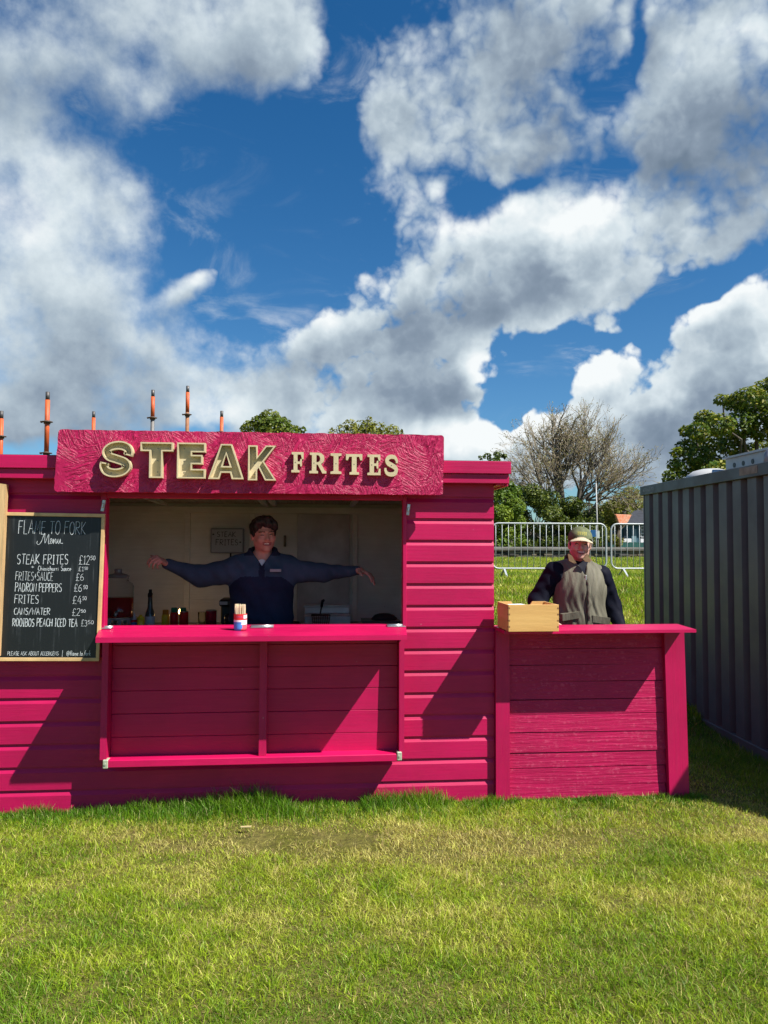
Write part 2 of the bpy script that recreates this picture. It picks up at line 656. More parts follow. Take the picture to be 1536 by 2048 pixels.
def paint(name, color, grain=0.25, chips=0.0, rough=0.42, axis='X'):
    """brushed paint over sawn boards: long grain bump, slight tone drift, worn specks"""
    mt = bpy.data.materials.new(name)
    mt.use_nodes = True
    g = NG(mt.node_tree)
    p = mt.node_tree.nodes['Principled BSDF']
    tc = g.n('ShaderNodeTexCoord')
    st = {'X': (1.2, 12, 26), 'Z': (26, 12, 1.2)}[axis]
    v = g.vmath('MULTIPLY', tc.outputs['Object'], st)
    gr = g.noise(v, 3.0, 7, 0.65)
    dr = g.noise(tc.outputs['Object'], 1.6, 5, 0.6)
    f = g.mapr(dr, 0.32, 0.68, 0.0, 1.0)
    c = g.mix(f, tuple(x * 0.86 for x in color), tuple(x * 1.12 for x in color))
    f2 = g.mapr(gr, 0.35, 0.65, 0.0, 1.0)
    c = g.mix(g.math('MULTIPLY', f2, 0.16), c, tuple(x * 0.6 for x in color))
    if chips:
        sp = g.noise(tc.outputs['Object'], 38.0, 6, 0.7)
        sp = g.math('MULTIPLY', g.mapr(sp, 0.50, 0.62, 0, 1), g.mapr(gr, 0.45, 0.60, 0, 1))
        c = g.mix(g.math('MULTIPLY', sp, chips), c, (color[0] * 1.25 + .08, color[1] + .09, color[2] * 1.2 + .10))
    # small nail heads and dust specks
    vo = g.n('ShaderNodeTexVoronoi')
    vo.inputs['Scale'].default_value = 5.5
    g.link(tc.outputs['Object'], vo.inputs['Vector'])
    dt = g.mapr(vo.outputs['Distance'], 0.020, 0.032, 0.55, 0.0)
    c = g.mix(dt, c, (.45, .2, .26))
    g.link(c, p.inputs['Base Color'])
    g.link(g.mapr(gr, 0.3, 0.7, rough - .06, rough + .12), p.inputs['Roughness'])
    p.inputs['Specular IOR Level'].default_value = 0.36
    b = g.n('ShaderNodeBump')
    b.inputs['Strength'].default_value = grain
    b.inputs['Distance'].default_value = 0.006
    g.link(gr, b.inputs['Height'])
    g.link(b.outputs[0], p.inputs['Normal'])
    return mt


PINK = (0.465, 0.0046, 0.0775)
M = {}
M['pink'] = paint('pink_paint', PINK)
M['pink_v'] = paint('pink_paint_upright', PINK, axis='Z')
M['pink_rough'] = paint('pink_paint_rough_boards', PINK, grain=0.9, chips=0.42, rough=0.5)
M['pink_shelf'] = paint('pink_paint_shelf', (0.55, 0.0054, 0.088), grain=0.15, rough=0.36)
M['cream'] = paint('cream_paint', (0.84, 0.825, 0.79), grain=0.2, rough=0.55)
M['letter'] = material('letter_cream', (0.60, 0.50, 0.30), 0.55, var=0.12, vscale=9, bump=.15, bscale=60)
M['letter_in'] = material('letter_inside', (0.62, 0.53, 0.33), 0.6, var=0.15, vscale=12, bump=.15, bscale=60)
M['galv'] = material('galvanised_steel', (0.55, 0.57, 0.58), 0.35, metal=0.85, var=0.25, vscale=30)
M['screw'] = material('screw_head', (0.25, 0.22, 0.18), 0.4, metal=0.8)
M['felt'] = material('roof_felt', (0.05, 0.05, 0.055), 0.9, bump=.4, bscale=120)
M['wood'] = material('bare_pine', (0.62, 0.40, 0.18), 0.6, var=0.3, vscale=3, stretch=(1, 6, 14), bump=.2, bscale=8)
M['wood_v'] = material('bare_pine_upright', (0.64, 0.42, 0.20), 0.6, var=0.35, vscale=3, stretch=(14, 6, 1), bump=.3, bscale=8)
M['board'] = None


# ------------------------------------------------------------------ terrain
def sstep(a, b, x):
    t = np.clip((np.asarray(x, float) - a) / (b - a), 0, 1)
    return t * t * (3 - 2 * t)


def gz(x, y):
    """height of the ground: level at the stall, then a bank up to a higher field behind"""
    x = np.asarray(x, float)
    y = np.asarray(y, float)
    z = 0.96 * sstep(1.8, 9.5, y) * (0.55 + 0.45 * sstep(0.5, 9.0, y)) + 0.13 * sstep(9, 22, y)
    z = z - 0.33 * sstep(2.40, 4.1, x) * (1 - sstep(2.5, 5.0, y)) * (1 - .75 * sstep(.6, 2.2, -y))
    z = z + 0.012 * np.sin(x * 2.1 + 1.3 * np.sin(y * 1.7)) * np.cos(y * 1.9 + .4) * sstep(0.2, 0.6, np.abs(y))
    return z


# ------------------------------------------------------------------ kiosk
LAP = 0.1372
UL, UR = -3.70, 1.158             # ends of the front wall
OX0, OX1, OZ0, OZ1 = -1.255, 0.570, 1.07, 1.895


def lap_wall(mb, u0, u1, z0, z1, y=0.0):
    """shiplap boards between two heights"""
    k = math.floor(z0 / LAP)
    while k * LAP < z1 - 1e-6:
        b = k * LAP
        prof = [(0, 0.0), (0, .100), (.013, .124), (.013, LAP)]
        pts = []
        for (yy, zz) in prof:
            pts.append((y + yy, min(max(b + zz, z0), z1)))
        n = len(pts)
        ext = 0.0006 * math.sin(k * 12.9)
        vs = [(u0, p[0] + ext, p[1]) for p in pts] + [(u1, p[0] + ext, p[1]) for p in pts]
        fs = [(i, i + n, i + n + 1, i + 1) for i in range(n - 1)]
        # underside lip, back
        vs += [(u0, y + .03, pts[0][1]), (u1, y + .03, pts[0][1]), (u0, y + .03, pts[-1][1]), (u1, y + .03, pts[-1][1])]
        fs += [(0, 2 * n, 2 * n + 1, n), (n - 1, 2 * n - 1, 2 * n + 3, 2 * n + 2), (2 * n, 2 * n + 2, 2 * n + 3, 2 * n + 1)]
        fs += [tuple(range(n)) + (2 * n + 2, 2 * n), tuple(range(n, 2 * n))[::-1] + (2 * n + 1, 2 * n + 3)]
        mb.add(vs, fs)
        k += 1
    return mb


kiosk = thing('food_kiosk', 'bright pink timber shed kiosk with an open serving hatch', 'kiosk', (-1.0, 0, 0))
w = MB()
lap_wall(w, UL, OX0 - .036, 0.0, 2.03)
lap_wall(w, OX1 + .024, UR, 0.0, 2.03)
lap_wall(w, OX0 - .036, OX1 + .024, 0.0, OZ0)
w.box((OX0 - .036, 0.004, OZ1 + .045), (OX1 + .024, .03, 2.03))
w.build('front_wall', M['pink'], kiosk)

fr = MB()
fr.box((OX0 - .035, -.012, OZ0 + .0), (OX0, .06, OZ1 + .044), bev=.002)
fr.build('hatch_jamb', M['pink_v'], kiosk)
fr = MB()
fr.box((OX1, -.012, OZ0 + .0), (OX1 + .023, .06, OZ1 + .044), bev=.002)
fr.build('hatch_jamb', M['pink_v'], kiosk)
fr = MB()
fr.box((OX0 + .001, -.014, OZ1), (OX1 - .001, .06, OZ1 + .043), bev=.002)
fr.build('hatch_header', M['pink'], kiosk)

for (X, s) in ((UR - .002, 1), (UL + .002, -1)):
    sd = MB()
    for k in range(15):
        sd.box((X, .031, k * LAP), (X - s * .022, 2.198, k * LAP + .118))
        sd.box((X - s * .004, .031, k * LAP + .118), (X - s * .022, 2.198, (k + 1) * LAP))
    sd.build('side_wall', M['pink'], kiosk)
bk = MB()
for k in range(14):
    bk.box((UL, 2.2, k * LAP), (UR, 2.222, k * LAP + .12))
    bk.box((UL, 2.2, k * LAP + .12), (UR, 2.214, (k + 1) * LAP))
bk.build('rear_wall', M['pink'], kiosk)

# fascia: an upper board standing proud of a lower one, running round the right hand eave
fa = MB()
fa.box((UL - .1, -.105, 2.062), (1.245, -.080, 2.140), bev=.003)
fa.box((UL - .1, -.088, 2.002), (1.236, -.064, 2.0605), bev=.003)
fa.box((1.222, -.079, 2.062), (1.245, 2.28, 2.130), bev=.003)
fa.box((1.214, -.063, 1.985), (1.236, 2.26, 2.0605), bev=.003)
fa.build('fascia', M['pink'], kiosk)
so = MB()
so.box((UR + .001, -.062, 1.992), (1.213, 2.25, 2.002))
so.box((UL - .1, -.062, 2.030), (UR, -.001, 2.036))
so.build('soffit', M['pink'], kiosk)
rf = MB()
rf.hexa([(UL - .1, -.10, 2.128), (1.24, -.10, 2.128), (1.24, 2.30, 1.99), (UL - .1, 2.30, 1.99),
         (UL - .1, -.10, 2.143), (1.24, -.10, 2.143), (1.24, 2.30, 2.006), (UL - .1, 2.30, 2.006)])
rf.build('roof', M['felt'], kiosk)

# serving shelf, hinged at the sill, ends cut at a slant
sh = MB()
sh.hexa([(-1.284, -.004, 1.070), (-1.195, -.420, 1.064), (.547, -.420, 1.066), (.588, -.004, 1.072),
         (-1.284, -.004, 1.098), (-1.195, -.420, 1.093), (.547, -.420, 1.094), (.588, -.004, 1.100)])
sh.build('serving_shelf', M['pink_shelf'], kiosk)
sl = MB()
sl.box((OX0 + .001, -.002, OZ0 + .001), (OX1 - .001, .09, 1.107), bev=.004)
sl.build('sill', M['pink_shelf'], kiosk)
for i, (a, b) in enumerate(((-1.285, -1.205), (-.375, -.235), (.47, .585))):
    h = MB()
    h.box((a, -.052, 1.1015), (b, -.006, 1.1045), bev=.001)
    h.tube([(a, -.004, 1.109), (b, -.004, 1.109)], .006, 8)
    for q in (.2, .5, .8):
        h.lathe((a + (b - a) * q, -.03, 1.1045), [(.005, 0), (.003, .0015)], 8)
    h.build('hinge', M['galv'], kiosk)

# let-down front below the shelf: boards framed by upright stiles and a bottom rail
dp = MB()
zb = [.338, .452, .590, .727, .862, .999, 1.062]
for k in range(len(zb) - 1):
    dp.box((-1.196, -.046 - .0012 * (k % 2), zb[k] + .0012), (.534, -.024, zb[k + 1] - .0012), bev=.002)
dp.build('drop_panel', M['pink'], kiosk)
for (a, b, d0, d1) in ((-1.234, -1.197, .142, .128), (-.312, -.268, .125, .110), (.535, .566, .142, .128)):
    st = MB()
    st.hexa([(a, -d0, .345), (b, -d0, .345), (b, -.020, .345), (a, -.020, .345),
             (a, -d1, 1.063), (b, -d1, 1.063), (b, -.020, 1.063), (a, -.020, 1.063)])
    st.build('stile', M['pink_v'], kiosk)
rl = MB()
rl.box((-1.215, -.150, .300), (.548, -.018, .344), bev=.004)
rl.build('bottom_rail', M['pink_shelf'], kiosk)
for (u, z) in ((-1.214, .296), (.520, .305)):
    l = MB()
    l.box((u, -.154, z), (u + .030, -.100, z + .052), bev=.004)
    l.tube([(u + .015, -.158, z + .026), (u + .015, -.152, z + .026)], .006, 8)
    l.build('corner_latch', material('latch_plastic', (.50, .55, .42), .4, metal=.3, var=.2, vscale=40), kiosk)
for (u, z, r) in ((-1.272, 1.845, .16), (.602, 1.835, .12)):
    l = MB()
    mt = Matrix.Translation((u, -.016, z)) @ Matrix.Rotation(r, 4, 'Y')
    l.box((-.010, -.010, -.036), (.010, 0.0, .036), mtx=mt, bev=.002)
    l.box((-.006, -.022, -.012), (.006, -.010, .014), mtx=mt, bev=.002)
    l.build('hasp', M['galv'], kiosk)

# inside: cream boarding, posts, rafters, floor
li = MB()
for k in range(15):
    z0 = k * .1372 + .02
    li.box((UL + .03, 2.150, z0 + .0025), (UR - .03, 2.166, z0 + .1347))
    li.box((UL + .03, 2.152 + .012, z0 - .0025), (UR - .03, 2.166 + .004, z0 + .0025))
li.build('rear_lining', M['cream'], kiosk)
for X0, X1 in ((UL + .026, UL + .04), (UR - .04, UR - .026)):
    li = MB()
    for k in range(15):
        z0 = k * .1372 + .02
        li.box((X0, .06, z0 + .0025), (X1, 2.148, z0 + .1347))
    li.build('side_lining', M['cream'], kiosk)
li = MB()
li.box((UL + .04, .032, .02), (OX0 - .037, .044, 2.03))
li.box((OX1 + .025, .032, .02), (UR - .041, .044, 2.03))
li.box((OX0 - .036, .034, .02), (OX1 + .024, .046, OZ0 - .002))
li.build('front_lining', M['cream'], kiosk)
for u in (-2.2, -1.127, -.56, .36):
    s_ = MB()
    s_.box((u, 2.105, .02), (u + .046, 2.149, 1.885), bev=.003)
    s_.build('wall_post', M['cream'], kiosk)
s_ = MB()
s_.box((UL + .04, 2.095, 1.887), (UR - .041, 2.149, 1.945), bev=.003)
s_.build('wall_plate', M['cream'], kiosk)
for u in (-2.0, -1.32, -.44, -.36, .33, .9):
    s_ = MB()
    s_.hexa([(u, .07, 1.985), (u + .04, .07, 1.985), (u + .04, 2.148, 1.948), (u, 2.148, 1.948),
             (u, .07, 2.080), (u + .04, .07, 2.080), (u + .04, 2.148, 1.968), (u, 2.148, 1.968)])
    s_.build('rafter', M['cream'], kiosk)
s_ = MB()
s_.hexa([(UL + .02, .05, 2.085), (UR - .02, .05, 2.085), (UR - .02, 2.19, 1.970), (UL + .02, 2.19, 1.970),
         (UL + .02, .05, 2.105), (UR - .02, .05, 2.105), (UR - .02, 2.19, 1.985), (UL + .02, 2.19, 1.985)])
s_.build('ceiling', material('ceiling_boards', (.52, .46, .39), .7, var=.3, vscale=3, stretch=(14, 1, 1)), kiosk)
s_ = MB()
s_.box((UL + .04, .05, .0), (UR - .041, 2.148, .02))
s_.build('floor', material('ply_floor', (.50, .40, .28), .7, var=.3, vscale=4, stretch=(1, 8, 1)), kiosk)
# grey steel door panel let into the rear lining, with its white stop
s_ = MB()
s_.box((-.135, 2.120, .45), (.335, 2.148, 1.884), bev=.003)
s_.build('steel_panel', material('dull_steel', (.52, .50, .52), .5, metal=.1, var=.25, vscale=5), kiosk)
s_ = MB()
s_.tube([(-.245, 2.10, 1.59), (-.245, 2.10, 1.69)], .011, 8)
s_.tube([(-.245, 2.10, 1.60), (-.245, 2.148, 1.60)], .007, 8)
s_.tube([(-.245, 2.10, 1.68), (-.245, 2.148, 1.68)], .007, 8)
s_.build('door_handle', M['screw'], kiosk)

# ------------------------------------------------------------------ sign with its two words
def inset(loop, d):
    """move every edge of a closed outline inwards by d (outline counter-clockwise)"""
    n = len(loop)
    out = []
    for i in range(n):
        p0, p1, p2 = (np.array(loop[(i + k) % n]) for k in (-1, 0, 1))
        e0, e1 = p1 - p0, p2 - p1
        e0 = e0 / np.linalg.norm(e0)
        e1 = e1 / np.linalg.norm(e1)
        n0, n1 = np.array([-e0[1], e0[0]]), np.array([-e1[1], e1[0]])
        b = n0 + n1
        den = 1 + n0 @ n1
        out.append(tuple(p1 + b * (d / max(den, .35))))
    return out


def ccw(lp):
    L = len(lp)
    a = sum(lp[i][0] * lp[(i + 1) % L][1] - lp[(i + 1) % L][0] * lp[i][1] for i in range(L))
    return lp if a > 0 else lp[::-1]


def spline(pts, k=8):
    P = [np.array(p, float) for p in pts]
    out = []
    for i in range(len(P) - 1):
        a, b, c, d = P[max(i - 1, 0)], P[i], P[i + 1], P[min(i + 2, len(P) - 1)]
        for j in range(k):
            t = j / k
            out.append(.5 * (2 * b + (c - a) * t + (2 * a - 5 * b + 4 * c - d) * t * t + (3 * b - a - 3 * c + d) * t ** 3))
    out.append(P[-1])
    return out


def ribbon_outline(center, hw):
    L, R = [], []
    n = len(center)
    for i, p in enumerate(center):
        t = center[min(i + 1, n - 1)] - center[max(i - 1, 0)]
        t = t / np.linalg.norm(t)
        nn = np.array([-t[1], t[0]])
        w_ = hw[i] if isinstance(hw, (list, tuple, np.ndarray)) else hw
        L.append(tuple(p + nn * w_))
        R.append(tuple(p - nn * w_))
    return ccw(L + R[::-1])


_S = ribbon_outline(spline([(.83, .60), (.84, .70), (.74, .83), (.52, .88), (.28, .83), (.17, .70), (.27, .57), (.50, .50), (.74, .42), (.84, .29), (.73, .16), (.48, .115), (.25, .17), (.15, .30), (.155, .40)], 5), .118)
BLOCK = {
    'S': [_S],
    'T': [[(0, 1), (0, .75), (.275, .75), (.275, 0), (.68, 0), (.68, .75), (1, .75), (1, 1)]],
    'E': [[(0, 0), (1, 0), (1, .265), (.53, .265), (.53, .40), (.90, .40), (.90, .66), (.53, .66), (.53, .735), (1, .735), (1, 1), (0, 1)]],
    'A': [[(0, 0), (.31, 0), (.37, .18), (.615, .18), (.665, 0), (1, 0), (.66, 1), (.35, 1)], [(.40, .37), (.605, .37), (.50, .71)]],
    'K': [[(0, 0), (.32, 0), (.32, .30), (.37, .365), (.60, 0), (1, 0), (.555, .545), (.985, 1), (.625, 1), (.32, .66), (.32, 1), (0, 1)]],
}


def slab(loops_fn):
    return loops_fn


_s2w = [.06 + .075 * math.sin(PI * min(1, max(0, i / 70))) for i in range(71)]
_S2 = ribbon_outline(spline([(.86, .62), (.86, .74), (.74, .88), (.50, .925), (.28, .86), (.20, .73), (.30, .60), (.52, .51), (.76, .40), (.83, .26), (.72, .11), (.46, .07), (.22, .12), (.11, .26), (.10, .38)], 5), [.065 + .055 * math.sin(PI * i / 70) for i in range(71)])
SERIF = {
    'F': [[(0, 0), (.66, 0), (.66, .11), (.50, .13), (.50, .42), (.70, .42), (.74, .30), (.86, .30), (.86, .66), (.74, .66), (.70, .54), (.50, .54), (.50, .88), (.78, .88), (.86, .66), (1, .66), (1, 1), (.02, 1), (.02, .89), (.18, .87), (.18, .13), (0, .11)]],
    'R': [[(0, 0), (.52, 0), (.52, .11), (.42, .13), (.42, .42), (.50, .42), (.72, .10), (.78, 0), (1.02, 0), (1.02, .11), (.92, .14), (.70, .46), (.84, .55), (.90, .70), (.86, .86), (.72, .97), (.52, 1), (.02, 1), (.02, .89), (.15, .87), (.15, .13), (0, .11)],
          [(.42, .54), (.52, .54), (.62, .60), (.65, .71), (.61, .82), (.52, .88), (.42, .88)]],
    'I': [[(.05, 0), (.95, 0), (.95, .11), (.70, .14), (.70, .86), (.95, .89), (.95, 1), (.05, 1), (.05, .89), (.30, .86), (.30, .14), (.05, .11)]],
    'T': [[(.22, 0), (.80, 0), (.80, .11), (.65, .13), (.65, .87), (.80, .87), (.88, .70), (1, .70), (1, 1), (0, 1), (0, .70), (.12, .70), (.20, .87), (.36, .87), (.36, .13), (.22, .11)]],
    'E': [[(0, 0), (1, 0), (1, .32), (.88, .32), (.80, .12), (.50, .12), (.50, .45), (.68, .45), (.72, .32), (.83, .32), (.83, .70), (.72, .70), (.68, .57), (.50, .57), (.50, .88), (.78, .88), (.86, .70), (.98, .70), (.98, 1), (0, 1), (0, .89), (.17, .87), (.17, .13), (0, .11)]],
    'S': [_S2],
}

SY = -.158        # front face of the sign
sign = thing('sign', 'wide textured pink sign board with raised cream letters reading STEAK FRITES', 'sign', (-.355, -.13, 1.92))


def rounded(x0, x1, z0, z1, r, tl=(0, 0), n=6):
    lp = []
    for (cx, cz, a0) in ((x1 - r, z0 + r, -90), (x1 - r, z1 - r, 0), (x0 + r, z1 - r, 90), (x0 + r, z0 + r, 180)):
        for k in range(n + 1):
            a = rad(a0 + 90 * k / n)
            lp.append((cx + r * math.cos(a), cz + r * math.sin(a)))
    return lp


sg = bpy.data.materials.new('stippled_pink_plaster')
sg.use_nodes = True
g = NG(sg.node_tree)
p = sg.node_tree.nodes['Principled BSDF']
tc = g.n('ShaderNodeTexCoord')
s3 = g.sep(g.vmath('ADD', tc.outputs['Object'], g.scale(g.vmath('SUBTRACT', g.noise(tc.outputs['Object'], 5, 4, color=True), (.5, .5, .5)), .05)))
h1 = None
for i_, (deg, fr_) in enumerate(((18, 1.0), (-28, 1.15), (62, .9), (-74, 1.1))):     # trowel strokes in several directions
    ca, sa = math.cos(rad(deg)), math.sin(rad(deg))
    uu = g.math('ADD', g.math('MULTIPLY', s3[0], ca), g.math('MULTIPLY', s3[2], sa))
    vv = g.math('SUBTRACT', g.math('MULTIPLY', s3[2], ca), g.math('MULTIPLY', s3[0], sa))
    st_ = g.noise(g.comb(g.math('MULTIPLY', uu, 11.0 * fr_), g.math('MULTIPLY', vv, 75.0 * fr_), 3.7 * i_), 1.0, 4, 0.55, dist=.5)
    mk_ = g.mapr(g.noise(g.vmath('ADD', tc.outputs['Object'], (i_ * 7.3, 1.1, i_ * 3.9)), 5.5, 3, .5), .44, .60, 0, 1)
    t_ = g.math('MULTIPLY', g.mapr(st_, .40, .62, 0, 1), mk_)
    h1 = t_ if h1 is None else g.math('MAXIMUM', h1, t_)
h2 = g.noise(tc.outputs['Object'], 45, 5, 0.6)
hh = g.math('ADD', h1, g.math('MULTIPLY', h2, .35))
b = g.n('ShaderNodeBump')
b.inputs['Strength'].default_value = 1.0
b.inputs['Distance'].default_value = 0.006
g.link(hh, b.inputs['Height'])
g.link(b.outputs[0], p.inputs['Normal'])
g.link(g.mix(h1, tuple(x * .90 for x in PINK), tuple(x * 1.03 for x in PINK)), p.inputs['Base Color'])
p.inputs['Roughness'].default_value = .45
M['stipple'] = sg

sb = MB()
lp = rounded(-1.518, .803, 1.921, 2.291, .020)
lp = [(x + (.012 if (x < -1 and z > 2.1) else 0) + .004 * math.sin(z * 31), z + .002 * math.sin(x * 9)) for (x, z) in lp]
rng = random.Random(3)
lp2 = []
for i in range(len(lp)):
    a, b_ = lp[i], lp[(i + 1) % len(lp)]
    lp2.append(a)
    L = math.hypot(b_[0] - a[0], b_[1] - a[1])
    k = int(L / .03)
    for j in range(1, k):
        t = j / k
        lp2.append((a[0] + (b_[0] - a[0]) * t + rng.uniform(-.0025, .0025), a[1] + (b_[1] - a[1]) * t + rng.uniform(-.0025, .0025)))
sb.prism([ccw(lp2)], SY, -.1065, 0, 1)
sb.build('board', [sg, M['pink_rough']], sign)


def sign_z(u, z):
    return u, z


def place(unit, x0, x1, z0, z1, slant=0.0):
    return [[(x0 + (x1 - x0) * (px + slant * (pz - .5)), z0 + (z1 - z0) * pz) for (px, pz) in lp] for lp in unit]


def box_from_px(a, b, y):
    p0, p1 = at(a[0], a[1], y), at(b[0], b[1], y)
    return p0.x, p1.x, p1.z, p0.z


for ch, a, b_, sl_ in (('S', (199.5, 881), (266, 954.5), .12), ('T', (281, 884), (345, 956), 0), ('E', (354.5, 885), (410, 957), 0), ('A', (417, 887.5), (487, 958.5), 0), ('K', (496.5, 890.5), (552.5, 961), 0)):
    x0, x1, z0, z1 = box_from_px(a, b_, -.205)
    loops = place(BLOCK[ch], x0, x1, z0, z1, sl_)
    loops = [ccw(loops[0])] + [ccw(l) for l in loops[1:]]
    rim = .0085
    inner = [inset(loops[0], rim)] + [inset(l, -rim) for l in loops[1:]]
    # the rim, standing 45 mm off the board
    mbr = MB()
    for lo, li_ in zip(loops, inner):
        n = len(lo)
        for i in range(n):
            j = (i + 1) % n
            A, B, C_, D_ = lo[i], lo[j], li_[j], li_[i]
            mbr.add([(A[0], -.206, A[1]), (B[0], -.206, B[1]), (C_[0], -.206, C_[1]), (D_[0], -.206, D_[1]),
                     (A[0], SY - .001, A[1]), (B[0], SY - .001, B[1]), (C_[0], SY - .001, C_[1]), (D_[0], SY - .001, D_[1])],
                    [(0, 1, 2, 3), (0, 4, 5, 1), (3, 2, 6, 7)])
    let = mbr.build('block_letter', M['letter'], sign, recalc=False)
    tag(let, 'hollow cream block letter ' + ch)
    mf = MB()
    fill = [inset(loops[0], rim * .6)] + [inset(l, -rim * .6) for l in loops[1:]]
    mf.prism(fill, -.166, SY - .0005)
    mf.build('letter_face', M['letter_in'], let)
    rr = random.Random(ord(ch))
    for k in range(3):
        u = x0 + (x1 - x0) * (.22 if ch in 'EK' else .5 if ch in 'T' else .3 + .2 * k)
        zz = z0 + (z1 - z0) * ((.18, .5, .85)[k] if ch in 'TEK' else (.12, .5, .88)[k])
        sc = MB()
        sc.tube([(u, -.1685, zz), (u, -.1655, zz)], .0035, 8)
        sc.build('screw', M['screw'], let)

for ch, a, b_ in (('F', (583, 904), (607, 945)), ('R', (619, 905), (652, 947)), ('I', (660, 906.5), (684, 948)), ('T', (692, 908), (724.5, 949.5)), ('E', (735, 909), (761, 950.5)), ('S', (768, 910), (797.5, 952))):
    x0, x1, z0, z1 = box_from_px(a, b_, -.185)
    loops = place(SERIF[ch], x0, x1, z0, z1)
    m_ = MB()
    m_.prism([ccw(loops[0])] + [ccw(l)[::-1] for l in loops[1:]], -.188, SY - .001)
    let = m_.build('serif_letter', M['letter'], sign)
    tag(let, 'flat cream serif letter ' + ch)
    m_ = MB()
    u, zz = x0 + (x1 - x0) * {'F': .33, 'R': .28, 'I': .5, 'T': .5, 'E': .33, 'S': .5}[ch], (z0 + z1) / 2
    m_.tube([(u, -.1892, zz), (u, -.186, zz)], .003, 8)
    m_.build('screw', M['screw'], let)


# ------------------------------------------------------------------ chalk lettering (single strokes, as written by hand)
def arc(cx, cy, rx, ry, a0, a1, n=9):
    return [(cx + rx * math.cos(rad(a0 + (a1 - a0) * i / n)), cy + ry * math.sin(rad(a0 + (a1 - a0) * i / n))) for i in range(n + 1)]


